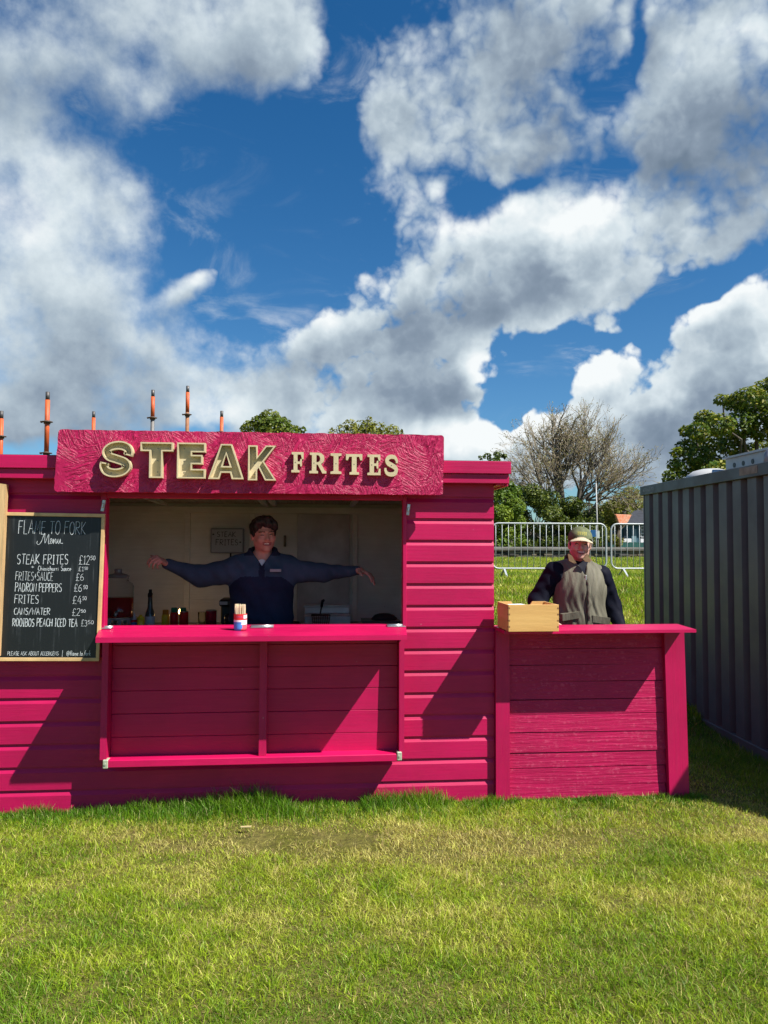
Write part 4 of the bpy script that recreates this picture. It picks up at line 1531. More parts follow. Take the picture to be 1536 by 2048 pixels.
# light-box sign
lb0, lb1 = at(421, 1056, 2.08), at(487, 1106.5, 2.08)
lbx = thing('light_box', 'grey unlit light box sign reading STEAK FRITES on the back wall', 'light box', ((lb0.x + lb1.x) / 2, 2.12, lb1.z))
b = MB()
b.box((lb0.x, 2.085, lb1.z), (lb1.x, 2.149, lb0.z), bev=.006)
b.build('case', material('case_grey', (.24, .26, .30), .5), lbx)
b = MB()
b.box((lb0.x + .012, 2.082, lb1.z + .012), (lb1.x - .012, 2.0849, lb0.z - .012), bev=.001)
b.build('screen', material('opal_screen', (.42, .44, .48), .4), lbx)
LBM = Matrix(((1, 0, 0, 0), (0, 0, -1, 2.0815), (0, 1, 0, 0), (0, 0, 0, 1)))
lk = Chalk(LBM, 9)
W_ = lb1.x - lb0.x
H_ = lb0.z - lb1.z
lk.text('STEAK', lb0.x + W_ * .20, lb0.x + W_ * .76, lb0.z - H_ * .345, H_ * .20, .008, 0)
lk.text('FRITES', lb0.x + W_ * .17, lb0.x + W_ * .83, lb0.z - H_ * .675, H_ * .22, .008, 0)
for (a, h) in ((.09, .25), (.90, .56)):
    lk.stroke([(lb0.x + W_ * a - .008, lb0.z - H_ * h), (lb0.x + W_ * a + .008, lb0.z - H_ * h)], .016)
lk.mb.build('tile_letters', BLACK, lbx, recalc=False)

# fryer and its basket
fy = thing('deep_fryer', 'white and steel deep fryer standing under the grey wall panel', 'fryer', (.14, 1.5, BT))
m_st = material('fryer_steel', (.62, .62, .63), .4, metal=.3, var=.15, vscale=10)
b = MB()
b.box((-.06, 1.36, BT), (.31, 1.62, BT + .115), bev=.006)
b.build('tank', m_st, fy)
b = MB()
b.box((-.06, 1.56, BT + .116), (.31, 1.62, BT + .168), bev=.004)
b.build('control_head', m_st, fy)
b = MB()
b.box((-.07, 1.555, BT + .1685), (.318, 1.63, BT + .186), bev=.005)
b.build('hood_rail', m_st, fy)
bs = thing('fry_basket', 'dark wire frying basket with black handle in front of the fryer', 'basket', (.07, 1.22, BT))
wm = material('basket_wire', (.10, .085, .07), .4, metal=.7)
b = MB()
for k in range(6):
    z = BT + .004 + k * .026
    w0 = .052 + .020 * k / 5
    b.tube([(.07 - w0, 1.18, z), (.07 + w0, 1.18, z), (.07 + w0, 1.28, z), (.07 - w0, 1.28, z), (.07 - w0, 1.18, z)], .003 if k < 5 else .005, 6)
for k in range(9):
    f = -1 + 2 * k / 8
    for y in (1.18, 1.28):
        b.tube([(.07 + f * .052, y, BT + .004), (.07 + f * .072, y, BT + .134)], .0022, 5)
b.build('wire_cage', wm, bs)
b = MB()
b.tube([(.062, 1.22, BT + .132), (.075, 1.21, BT + .20)], .006, 8)
b.build('handle_rod', wm, bs)
b = MB()
b.tube([(.075, 1.21, BT + .20), (.082, 1.205, BT + .245), (.095, 1.20, BT + .252)], [.011, .012, .010], 10)
b.build('handle_grip', BLACK, bs)
b = MB()
b.lathe((-.145, 1.25, BT), [(.03, 0), (.042, .005), (.05, .075), (.053, .078), (.05, .08), (.045, .01), (0, .01)], 22)
o = b.build('metal_pot', material('pot_dark', (.09, .09, .09), .35, metal=.6), None, world_org=(-.145, 1.25, BT))
tag(o, 'small dark metal pot just right of the man in navy', 'pot')
b = MB()
b.box((-.085, 1.14, BT), (-.03, 1.19, BT + .072), bev=.003)
o = b.build('paper_carton', bpy.data.materials['white_card'], None, world_org=(-.057, 1.165, BT))
tag(o, 'small white carton between the dark pot and the frying basket', 'carton')
# roasting tray with a dark joint, tongs
tr = thing('roasting_tray', 'shallow steel tray holding a dark joint of meat under cloth by the right jamb', 'tray', (.53, 1.15, BT))
b = MB()
b.hexa([(.40, 1.04, BT + .05), (.66, 1.04, BT + .05), (.66, 1.26, BT + .05), (.40, 1.26, BT + .05),
        (.385, 1.02, BT + .105), (.675, 1.02, BT + .105), (.675, 1.28, BT + .105), (.385, 1.28, BT + .105)])
b.build('pan', material('tray_steel', (.22, .20, .21), .35, metal=.6), tr)
for (x, y) in ((.41, 1.05), (.63, 1.05), (.41, 1.23), (.63, 1.23)):
    b = MB()
    b.box((x, y, BT), (x + .02, y + .02, BT + .0495))
    b.build('foot', BLACK, tr)
b = MB()
b.lathe((.56, 1.15, BT + .1055), [(.10, 0), (.098, .012), (.075, .034), (.04, .046), (.0, .049)], 22, sy=.8)
b.build('joint', material('dark_cloth', (.030, .016, .022), .8, bump=.6, bscale=40), tr)
tg = MB()
tg.hexa([(.41, .985, BT), (.425, .985, BT), (.425, .99, BT), (.41, .99, BT), (.53, 1.005, BT + .075), (.545, 1.005, BT + .075), (.545, 1.01, BT + .075), (.53, 1.01, BT + .075)])
tg.hexa([(.44, .97, BT), (.455, .97, BT), (.455, .975, BT), (.44, .975, BT), (.545, 1.0045, BT + .078), (.56, 1.0045, BT + .078), (.56, 1.0095, BT + .078), (.545, 1.0095, BT + .078)])
o = tg.build('tongs', M['galv'], None, world_org=(.48, .99, BT))
tag(o, 'steel tongs leaning against the roasting tray', 'tongs')


# ------------------------------------------------------------------ people: smooth blended volumes turned into one continuous skin
class Field:
    def __init__(self, lo, hi, h):
        self.lo, self.h = np.array(lo, float), h
        self.n = np.ceil((np.array(hi) - self.lo) / h).astype(int) + 1
        self.a = np.full(self.n, 0.25, np.float32)

    def sub(self, lo, hi):
        i0 = np.clip(np.floor((np.array(lo) - self.lo) / self.h).astype(int), 0, self.n)
        i1 = np.clip(np.ceil((np.array(hi) - self.lo) / self.h).astype(int) + 1, 0, self.n)
        sl = tuple(slice(a, b) for a, b in zip(i0, i1))
        ax = [self.lo[k] + self.h * np.arange(i0[k], i1[k]) for k in range(3)]
        return sl, np.stack(np.meshgrid(*ax, indexing='ij'), -1)

    @staticmethod
    def smin(a, b, k):
        if k <= 0:
            return np.minimum(a, b)
        hh = np.clip(.5 + .5 * (b - a) / k, 0, 1)
        return b + (a - b) * hh - k * hh * (1 - hh)

    def join(self, lo, hi, fn, k):
        sl, P = self.sub(lo, hi)
        if P.size:
            self.a[sl] = self.smin(self.a[sl], fn(P).astype(np.float32), k)

    def cone(self, a, b, r1, r2, k=.02, sy=1.0):
        a, b = np.array(a, float), np.array(b, float)
        m = max(r1, r2) / min(sy, 1) + k + .03
        S = np.array([1, 1 / sy, 1])

        def fn(P):
            pa, ba = (P - a) * S, (b - a) * S
            t = np.clip((pa @ ba) / max(ba @ ba, 1e-9), 0, 1)
            return np.linalg.norm(pa - t[..., None] * ba, axis=-1) - (r1 + (r2 - r1) * t)
        self.join(np.minimum(a, b) - m, np.maximum(a, b) + m, fn, k)

    def ell(self, c, r, k=.03):
        c, r = np.array(c, float), np.array(r, float)
        self.join(c - r - k - .03, c + r + k + .03, lambda P: ell_d(P, c, r), k)

    def cut(self, lo, hi, fn, k=0.0):
        """remove where fn < 0"""
        sl, P = self.sub(lo, hi)
        if P.size:
            self.a[sl] = -self.smin(-self.a[sl], fn(P).astype(np.float32), k)

    def mesh(self):
        a = self.a
        s = a < 0
        c = np.zeros(np.array(a.shape) - 1, np.int8)
        for i in (0, 1):
            for j in (0, 1):
                for k in (0, 1):
                    c += s[i:a.shape[0] - 1 + i, j:a.shape[1] - 1 + j, k:a.shape[2] - 1 + k]
        act = np.argwhere((c > 0) & (c < 8))
        idm = np.full(c.shape, -1, np.int32)
        idm[tuple(act.T)] = np.arange(len(act))
        cor = np.array([(i, j, k) for i in (0, 1) for j in (0, 1) for k in (0, 1)])
        val = np.stack([a[tuple((act + q).T)] for q in cor], 1)
        acc = np.zeros((len(act), 3))
        cnt = np.zeros(len(act))
        for p in range(8):
            for q in range(p + 1, 8):
                if np.abs(cor[p] - cor[q]).sum() == 1:
                    u, v = val[:, p], val[:, q]
                    m = (u < 0) != (v < 0)
                    t = np.where(m, u / np.where(m, u - v, 1), 0)
                    acc += np.where(m[:, None], cor[p] + (cor[q] - cor[p]) * t[:, None], 0)
                    cnt += m
        V = (act + acc / cnt[:, None]) * self.h + self.lo
        F = []
        for ax in range(3):
            o1, o2 = [(1, 2), (2, 0), (0, 1)][ax]
            sl0 = [slice(None)] * 3
            sl1 = [slice(None)] * 3
            sl0[ax] = slice(0, -1)
            sl1[ax] = slice(1, None)
            ch = s[tuple(sl0)] != s[tuple(sl1)]
            e = np.argwhere(ch)
            ok = (e[:, o1] > 0) & (e[:, o2] > 0) & (e[:, o1] < a.shape[o1] - 1) & (e[:, o2] < a.shape[o2] - 1)
            e = e[ok]
            neg = s[tuple(e.T)]
            u1, u2 = np.zeros(3, int), np.zeros(3, int)
            u1[o1] = 1
            u2[o2] = 1
            q = np.stack([idm[tuple((e - u1 - u2).T)], idm[tuple((e - u2).T)], idm[tuple(e.T)], idm[tuple((e - u1).T)]], 1)
            q[~neg] = q[~neg][:, ::-1]
            F.append(q)
        return V, np.concatenate(F)


def ell_d(P, c, r):
    q = P - c
    k0 = np.linalg.norm(q / r, axis=-1)
    k1 = np.linalg.norm(q / (r * r), axis=-1)
    return k0 * (k0 - 1) / np.maximum(k1, 1e-9)


def cone_d(P, a, b, r1, r2):
    a, b = np.array(a, float), np.array(b, float)
    pa, ba = P - a, b - a
    t = np.clip((pa @ ba) / (ba @ ba), 0, 1)
    return np.linalg.norm(pa - t[..., None] * ba, axis=-1) - (r1 + (r2 - r1) * t)


def skin_obj(name, fld, mats, parent, midx=None, smooth_it=1, disp=None):
    V, F = fld.mesh()
    if disp is not None:
        V = V + disp(V)
    # light smoothing
    for _ in range(smooth_it):
        acc = np.zeros_like(V)
        cnt = np.zeros(len(V))
        for i in range(4):
            for j in (1, 3):
                np.add.at(acc, F[:, i], V[F[:, (i + j) % 4]])
                np.add.at(cnt, F[:, i], 1)
        V = .45 * V + .55 * acc / cnt[:, None]
    mi = midx(V[F].mean(1)) if midx else None
    return np_mesh(name, V, F.ravel(), np.full(len(F), 4), mats, parent, smooth=True, mat_idx=mi)


def head_field(f, c, R, stubble=False, open_mouth=1.0):
    """blend a head (local frame: x right, -y forward, z up; eyes at z = 0) into field f"""
    c = np.array(c, float)
    Ri = np.array(R.inverted())

    def L(P):
        return (P - c) @ Ri.T

    def fn(P):
        p = L(P)
        x = p.copy()
        x[..., 0] = np.abs(x[..., 0])
        sm = Field.smin
        d = ell_d(p, np.array([0, .018, .035]), np.array([.076, .094, .083]))
        d = sm(d, ell_d(p, np.array([0, -.022, -.028]), np.array([.063, .070, .082])), .03)
        d = sm(d, cone_d(x, (.046, .0, -.058), (.0, -.060, -.098), .024, .020), .03)
        d = sm(d, ell_d(p, np.array([0, -.074, -.100]), np.array([.022, .016, .015])), .015)
        d = sm(d, cone_d(x, (.008, -.086, .022), (.044, -.072, .024), .009, .007), .012)          # brow
        d = sm(d, ell_d(x, np.array([.040, -.066, -.033]), np.array([.023, .020, .021])), .016)   # smiling cheek
        d = -sm(-d, ell_d(x, np.array([.031, -.098, .002]), np.array([.018, .018, .011])), .010)  # socket
        d = sm(d, ell_d(x, np.array([.031, -.074, .001]), np.array([.014, .013, .0105])), .003)   # eye under lids
        d = sm(d, cone_d(p, (0, -.088, .006), (0, -.108, -.030), .008, .0125), .010)              # nose
        d = sm(d, ell_d(x, np.array([.012, -.097, -.034]), np.array([.009, .010, .008])), .006)
        d = sm(d, ell_d(p, np.array([0, -.079, -.064]), np.array([.030, .014, .020])), .014)      # muzzle
        m = p.copy()
        m[..., 2] = m[..., 2] - 5.5 * p[..., 0] ** 2                                              # the mouth curves up
        d = sm(d, cone_d(x * np.array([1, 1, 1]) - np.stack([0 * x[..., 0], 0 * x[..., 0], 5.5 * x[..., 0] ** 2], -1), (0, -.090, -.072), (.020, -.084, -.072), .0065, .004), .005)
        d = -sm(-d, ell_d(m, np.array([0, -.098, -.062]), np.array([.026, .016, .0065 * open_mouth])), .003)
        d = sm(d, ell_d(m, np.array([0, -.076, -.0585]), np.array([.023, .012, .0050])), .001)    # teeth
        e = ell_d(x, np.array([.078, .014, -.008]), np.array([.011, .022, .032]))
        e = -sm(-e, ell_d(x, np.array([.090, .008, -.006]), np.array([.007, .011, .018])), .004)
        d = sm(d, e, .008)
        d = sm(d, cone_d(p, (0, .028, -.06), (0, .040, -.19), .055, .060), .03)
        return d
    f.join(c - .26, c + .2, fn, .012)
    return L


def face_mats(L, stubble=False):
    """material index by place on the face: 0 skin, 1 lips, 2 teeth, 3 dark (eyes, mouth), 4 brows, 5 shadowed beard"""
    def fn(C):
        p = L(C)
        idx = np.zeros(len(C), int)
        ax = np.abs(p[:, 0])
        zz = p[:, 2] - 5.5 * p[:, 0] ** 2
        near = (np.linalg.norm(p, axis=1) < .15) & (p[:, 1] < -.03)
        if stubble:
            idx[near & (p[:, 2] < -.048) & (p[:, 1] > -.115)] = 5
        idx[near & (ax < .029) & (np.abs(zz + .0635) < .0125) & (p[:, 1] < -.07)] = 1
        idx[near & (ax < .026) & (np.abs(zz + .062) < .0075) & (p[:, 1] > -.0865) & (p[:, 1] < -.05)] = 3
        idx[near & (ax < .0225) & (zz > -.0640) & (zz < -.0545) & (p[:, 1] < -.079) & (p[:, 1] > -.0885)] = 2
        ew = np.abs(p[:, 2] - .0005 + 8 * (ax - .031) ** 2) < .0034
        idx[near & ew & (np.abs(ax - .031) < .0125) & (p[:, 1] < -.07)] = 3
        bz = .021 - 6 * (ax - .03) ** 2
        idx[near & (np.abs(p[:, 2] - bz) < .0042) & (ax > .012) & (ax < .050) & (p[:, 1] < -.055)] = 4
        return idx
    return fn


def hand(f, wrist, d, nrm, thumb, curl=(.3, .4, .3), spread=.06, k=.006, s=1.0):
    """palm and five separate fingers; d along the hand, nrm out of the palm, thumb towards the thumb side"""
    w, d, nrm, th = (np.array(v, float) for v in (wrist, d, nrm, thumb))
    d /= np.linalg.norm(d)
    nrm -= d * (nrm @ d)
    nrm /= np.linalg.norm(nrm)
    th -= d * (th @ d) + nrm * (th @ nrm)
    th /= np.linalg.norm(th)
    for i, (off, ln) in enumerate(((.030, .088), (.010, .092), (-.010, .088), (-.028, .080))):
        o = off * s
        kn = w + d * ln * s + th * o * 1.05 - nrm * .003
        f.cone(w + d * .012 * s + th * o * .7, kn, .0145 * s, .0115 * s, .012)
        p, dir_ = kn, d + th * off * spread / .03
        dir_ /= np.linalg.norm(dir_)
        L3 = np.array([(.042, .026, .021), (.046, .030, .022), (.043, .028, .021), (.034, .021, .018)][i]) * s
        r = [.0095, .0088, .0080, .0068]
        cu = np.array(curl) * (1 + .14 * i)
        for j in range(3):
            c, sn = math.cos(cu[j]), math.sin(cu[j])
            nn = nrm
            nd = dir_ * c + nn * sn
            nrm2 = nn * c - dir_ * sn
            q = p + nd * L3[j]
            f.cone(p, q, r[j] * s, r[j + 1] * s, .003)
            p, dir_, nrm = q, nd, nrm2
        nrm = np.array(nrm, float)
        # restore the palm normal for the next finger
        nrm = hand_n(w, d, th)if False else nrm0(d, th, nrm)
    b = w + d * .022 * s + th * .026 * s
    q = b + (d * .55 + th * .75 + nrm * .25) * .036 * s
    q2 = q + (d * .80 + th * .40 + nrm * .25) * .030 * s
    q3 = q2 + (d * .90 + th * .20 + nrm * .20) * .024 * s
    f.cone(w + d * .01 + th * .012, b, .016 * s, .0145 * s, .01)
    f.cone(b, q, .0145 * s, .0112 * s, .008)
    f.cone(q, q2, .0112 * s, .0098 * s, .003)
    f.cone(q2, q3, .0098 * s, .0078 * s, .003)


def nrm0(d, th, cur):
    n = np.cross(d, th)
    return n if NSIGN[0] > 0 else -n


NSIGN = [1]


def hand_at(f, wrist, d, nrm, thumb, **kw):
    d_, n_, t_ = (np.array(v, float) for v in (d, nrm, thumb))
    NSIGN[0] = 1 if np.cross(d_, t_) @ n_ > 0 else -1
    hand(f, wrist, d, nrm, thumb, **kw)


SKIN1 = material('skin_fair', (.52, .265, .205), .5, var=.12, vscale=25, bump=.08, bscale=160, spec=.35)
SKIN2 = material('skin_ruddy', (.68, .40, .315), .5, var=.16, vscale=22, bump=.1, bscale=160, spec=.35)
LIP = material('lips', (.30, .085, .075), .45)
TEETH = material('teeth', (.66, .62, .55), .35)
DARK = material('eyes_dark', (.022, .012, .010), .35)
BROW = material('brow_hair', (.075, .045, .028), .8)
BEARD = material('stubble', (.54, .30, .235), .65, var=.25, vscale=120)
HAIR = material('brown_hair', (.016, .013, .011), .55, var=.5, vscale=14, stretch=(1, 1, .35), bump=.8, bscale=60)


def fabric(name, c, **kw):
    return material(name, c, kw.pop('rough', .85), var=kw.pop('var', .18), vscale=kw.pop('vscale', 9), bump=kw.pop('bump', .35), bscale=kw.pop('bscale', 22), spec=.12, **kw)


def folds(C, a=.0065):
    x, y, z = C[:, 0], C[:, 1], C[:, 2]
    n = np.sin(x * 31 + 3 * np.sin(z * 17)) * np.sin(z * 23 + 2.2 * np.sin(x * 14 + y * 9)) + .5 * np.sin(x * 67 + z * 41 + y * 30)
    return n * a


# ---- the young man behind the hatch
px, py = -.345, .55
p1 = thing('person', 'smiling brown-haired man in a blue fleece, arms spread wide behind the hatch', 'person', (px, py, .02))


def body_common(f, px, py, top=0.0):
    f.ell((px, py + .01, 1.32 + top), (.175, .105, .20), .03)
    f.ell((px, py, 1.09 + top), (.155, .10, .20), .05)
    f.ell((px, py, .93 + top), (.165, .11, .13), .05)
    for s in (-1, 1):
        f.cone((px + s * .09, py, .90 + top), (px + s * .10, py - .01, .50), .085, .055, .03)
        f.cone((px + s * .10, py - .01, .50), (px + s * .10, py + .02, .10), .055, .040, .02)
        f.cone((px + s * .10, py + .03, .055), (px + s * .115, py - .16, .052), .040, .030, .02)


f = Field((px - .80, py - .22, .0), (px + .86, py + .2, 1.83), .006)
body_common(f, px, py, .02)
for s in (-1, 1):
    f.cone((px, py + .015, 1.535), (px + s * .15, py + .01, 1.465), .050, .050, .03)
f.cone((px - .175, py + .01, 1.455), (px - .43, py + .05, 1.39), .052, .042, .03)
f.cone((px - .43, py + .05, 1.39), (px - .662, py + .025, 1.480), .042, .026, .015)
f.cone((px + .175, py + .01, 1.455), (px + .44, py + .03, 1.425), .052, .040, .03)
f.cone((px + .44, py + .03, 1.425), (px + .682, py + .03, 1.430), .040, .025, .015)
R1 = Euler((rad(2), rad(-3), rad(17)), 'XYZ').to_matrix()
L1 = head_field(f, (px + .010, py - .02, 1.680), R1)
# his right hand (left in the picture): bent back at the wrist, fingers drooping outwards
hand_at(f, (px - .660, py + .025, 1.480), (-.35, -.70, .30), (-.55, .15, -.80), (.30, -.25, .85), curl=(.95, .65, .45), s=.98)
# his left hand: wrist dropped, fingers trailing down and out
hand_at(f, (px + .682, py + .03, 1.430), (.62, -.62, -.28), (-.25, -.1, -.95), (.1, -.95, .1), curl=(.32, .25, .2), s=.98)
body1 = skin_obj('body', f, [SKIN1, LIP, TEETH, DARK, BROW], p1, face_mats(L1), 1)

f = Field((px - .75, py - .26, .78), (px + .76, py + .26, 1.64), .0075)
f.ell((px, py + .0, 1.31), (.222, .150, .215), .04)
f.ell((px, py + .0, 1.12), (.222, .150, .21), .06)
f.cone((px - .11, py, .90), (px + .11, py, .90), .115, .115, .06)
for s in (-1, 1):
    f.cone((px, py + .02, 1.525), (px + s * .16, py + .01, 1.465), .060, .070, .04)
f.cone((px - .16, py + .01, 1.435), (px - .42, py + .05, 1.390), .092, .076, .05)
f.cone((px - .42, py + .05, 1.390), (px - .650, py + .03, 1.474), .074, .036, .03)
f.cone((px + .16, py + .01, 1.435), (px + .42, py + .03, 1.412), .090, .062, .05)
f.cone((px + .42, py + .03, 1.412), (px + .668, py + .03, 1.430), .062, .031, .03)
# standing collar: a ring round the neck
def ring(P, c, ra, rb, z0, z1, th, tilt=.0):
    q = P - np.array(c)
    q[..., 2] -= tilt * q[..., 1]
    rr = np.sqrt((q[..., 0] / ra) ** 2 + (q[..., 1] / rb) ** 2)
    d = np.abs(rr - 1) * min(ra, rb) - th
    return np.maximum(d, np.maximum(z0 - q[..., 2], q[..., 2] - z1))


f.join((px - .2, py - .2, 1.42), (px + .2, py + .2, 1.63), lambda P: ring(P, (px, py + .015, 1.55), .088, .082, -.08, .032, .013, .25), .02)
# neck opening with its V
f.cut((px - .2, py - .27, 1.40), (px + .2, py + .27, 1.64), lambda P: np.maximum(np.sqrt(((P[..., 0] - px) / .072) ** 2 + ((P[..., 1] - py - .015) / .066) ** 2) * .07 - .07, 1.47 - P[..., 2]), .006)
f.cut((px - .2, py - .27, 1.40), (px + .2, py + .0, 1.64), lambda P: np.maximum(np.abs(P[..., 0] - px) - .72 * (P[..., 2] - 1.462), P[..., 1] - py + .02), .008)


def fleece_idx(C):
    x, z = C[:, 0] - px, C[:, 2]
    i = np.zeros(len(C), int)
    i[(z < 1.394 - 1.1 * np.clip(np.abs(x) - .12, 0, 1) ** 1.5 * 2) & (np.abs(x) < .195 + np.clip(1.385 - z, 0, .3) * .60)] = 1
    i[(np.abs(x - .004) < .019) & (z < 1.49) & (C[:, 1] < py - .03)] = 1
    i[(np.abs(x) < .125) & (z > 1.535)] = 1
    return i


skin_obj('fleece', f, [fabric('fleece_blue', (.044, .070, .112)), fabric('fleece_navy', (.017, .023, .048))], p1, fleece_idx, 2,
         lambda V: np.stack([folds(V) * .4, folds(V), folds(V) * .4], 1))
f = Field((px - .13, py - .17, 1.38), (px + .13, py + .14, 1.58), .006)
f.ell((px, py + .02, 1.43), (.10, .105, .10), .02)
f.cone((px, py + .02, 1.47), (px, py + .025, 1.530), .072, .063, .02)
skin_obj('tee_shirt', f, fabric('white_cotton', (.66, .66, .70), bump=.1), p1, None, 2)
b = MB()
b.box((px + .062, py - .160, 1.428), (px + .135, py - .1, 1.445))
b.build('chest_label', material('label_grey', (.26, .27, .29), .7), p1)
f = Field((px - .26, py - .24, .0), (px + .26, py + .2, 1.0), .01)
for s in (-1, 1):
    f.cone((px + s * .085, py, .92), (px + s * .10, py - .01, .50), .105, .080, .03)
    f.cone((px + s * .10, py - .01, .50), (px + s * .10, py + .02, .12), .080, .066, .03)
trs = fabric('trouser_dark', (.02, .021, .025))
skin_obj('trousers', f, trs, p1, None, 1)
f = Field((px - .24, py - .24, .0), (px + .24, py + .16, .18), .008)
for s in (-1, 1):
    f.cone((px + s * .10, py + .035, .07), (px + s * .117, py - .16, .062), .052, .040, .02)
    f.cone((px + s * .10, py + .025, .07), (px + s * .10, py + .025, .12), .052, .05, .02)
boots = material('shoe_black', (.02, .018, .016), .5)
skin_obj('shoes', f, boots, p1, None, 1)
# hair: full on top, parted so that the fringe falls to his left
c1 = np.array((px + .010, py - .02, 1.680))
Ri1 = np.array(R1.inverted())
f = Field(c1 - .16, c1 + .16, .005)


def hair_fn(P):
    p = (P - c1) @ Ri1.T
    sm = Field.smin
    d = ell_d(p, np.array([.0, .026, .055]), np.array([.087, .100, .075]))
    d = sm(d, ell_d(p, np.array([0, .072, -.005]), np.array([.066, .046, .066])), .03)
    for s in (-1, 1):
        d = sm(d, ell_d(p, np.array([s * .072, .018, .032]), np.array([.016, .050, .042])), .02)
        d = sm(d, ell_d(p, np.array([s * .074, -.018, .010]), np.array([.008, .013, .026])), .01)
    for (x, y, z, a, b_, c_) in ((.040, -.066, .074, .046, .028, .032), (.062, -.050, .052, .026, .030, .032), (-.030, -.060, .088, .044, .034, .026), (.0, -.040, .112, .06, .05, .022), (-.062, -.036, .062, .024, .036, .036)):
        d = sm(d, ell_d(p, np.array([x, y, z]), np.array([a, b_, c_])), .018)
    ang = np.arctan2(p[..., 0] + .01, -p[..., 1])
    d = d + .0018 * np.sin(ang * 17 + p[..., 2] * 60 + 2 * np.sin(p[..., 2] * 45)) + .002 * np.sin(p[..., 0] * 160 + p[..., 2] * 90)
    return d


f.join(c1 - .16, c1 + .16, hair_fn, 0)
skin_obj('hair', f, HAIR, p1, None, 1)

# ---- the man in the waxed vest behind the side counter
px, py = 2.035, .90
p2 = thing('person', 'laughing man in olive vest and green cap behind the side counter', 'person', (px, py, .0))
f = Field((px - .48, py - .5, .0), (px + .46, py + .24, 1.80), .006)
body_common(f, px, py, -.03)
f.cone((px, py + .015, 1.475), (px - .16, py + .01, 1.435), .05, .052, .03)
f.cone((px, py + .015, 1.475), (px + .16, py + .01, 1.405), .05, .052, .03)
AL = [(px - .185, py + .01, 1.415), (px - .315, py + .03, 1.19), (px - .30, py - .17, 1.045)]
AR = [(px + .185, py + .01, 1.385), (px + .275, py + .05, 1.14), (px + .305, py - .10, .955)]
for A in (AL, AR):
    f.cone(A[0], A[1], .050, .041, .03)
    f.cone(A[1], A[2], .041, .027, .015)
R2 = Euler((rad(-3), rad(4), rad(-13)), 'XYZ').to_matrix()
L2 = head_field(f, (px + .002, py - .02, 1.617), R2, True, 1.5)
hand_at(f, AL[2], (.25, -.85, -.35), (.3, -.25, -.8), (.9, .2, .2), curl=(.5, .5, .4))
hand_at(f, AR[2], (.05, -.5, -.85), (-.9, .1, -.1), (-.2, -.8, .3), curl=(.3, .4, .3))
skin_obj('body', f, [SKIN2, LIP, TEETH, DARK, BROW, BEARD], p2, face_mats(L2, True), 1)
f = Field((px - .50, py - .42, .92), (px + .48, py + .24, 1.56), .0075)
for A, r0 in ((AL, .078), (AR, .074)):
    m = tuple(.12 * a + .88 * b_ for a, b_ in zip(A[1], A[2]))
    f.cone(A[0], A[1], r0, .072, .04)
    f.cone(A[1], m, .072, .040, .03)
f.ell((px, py + .0, 1.30), (.19, .12, .19), .05)
f.cone((px, py + .02, 1.44), (px, py + .015, 1.500), .085, .072, .03)
f.cut((px - .2, py - .2, 1.40), (px + .2, py + .2, 1.6), lambda P: np.maximum(np.sqrt(((P[..., 0] - px) / .062) ** 2 + ((P[..., 1] - py - .012) / .060) ** 2) * .06 - .06, 1.44 - P[..., 2]), .005)
NAVY = fabric('navy_knit', (.0055, .0065, .015), rough=.7)
skin_obj('jumper', f, NAVY, p2, None, 2, lambda V: np.stack([folds(V) * .5, folds(V), folds(V) * .5], 1))
f = Field((px - .30, py - .24, .78), (px + .30, py + .24, 1.56), .0065)
f.ell((px, py, 1.27), (.212, .150, .225), .04)
f.ell((px, py, 1.04), (.215, .150, .22), .06)
f.cone((px - .10, py, .88), (px + .10, py, .88), .118, .118, .06)
f.cone((px - .01, py + .015, 1.465), (px - .185, py + .01, 1.43), .060, .056, .04)
f.cone((px + .01, py + .015, 1.465), (px + .185, py + .01, 1.395), .060, .054, .04)
for A, s in ((AL, -1), (AR, 1)):      # arm holes
    f.cut((px - .4, py - .3, .9), (px + .4, py + .3, 1.6), lambda P, A=A, s=s: cone_d(P, (A[0][0] + s * .055, A[0][1], A[0][2] + .012), (A[0][0] + s * .075, A[0][1], A[0][2] - .17), .068, .062), .008)
f.cut((px - .2, py - .2, 1.36), (px + .2, py + .2, 1.6), lambda P: np.maximum(np.sqrt(((P[..., 0] - px) / .080) ** 2 + ((P[..., 1] - py - .01) / .075) ** 2) * .075 - .075, 1.43 - P[..., 2]), .005)
f.cut((px - .2, py - .25, 1.3), (px + .2, py, 1.6), lambda P: np.maximum(np.abs(P[..., 0] - px - .004) - .42 * (P[..., 2] - 1.385), P[..., 1] - py + .02), .006)
WAX = fabric('waxed_cotton', (.168, .158, .118), rough=.6, var=.4, vscale=5, stretch=(3, 1, .7), bump=.7, bscale=12)


def vest_disp(V):
    x, z = V[:, 0] - px, V[:, 2]
    n = np.sin(x * 85 + 2.5 * np.sin(z * 11)) * (.4 + .6 * np.sin(z * 9 + x * 13) ** 2) + .5 * np.sin(x * 140 + 4 * np.sin(z * 17))
    fr_ = (V[:, 1] < py)
    return np.stack([0 * x, np.where(fr_, -n * .0042, n * .003), 0 * x], 1)


skin_obj('vest', f, WAX, p2, None, 1, vest_disp)
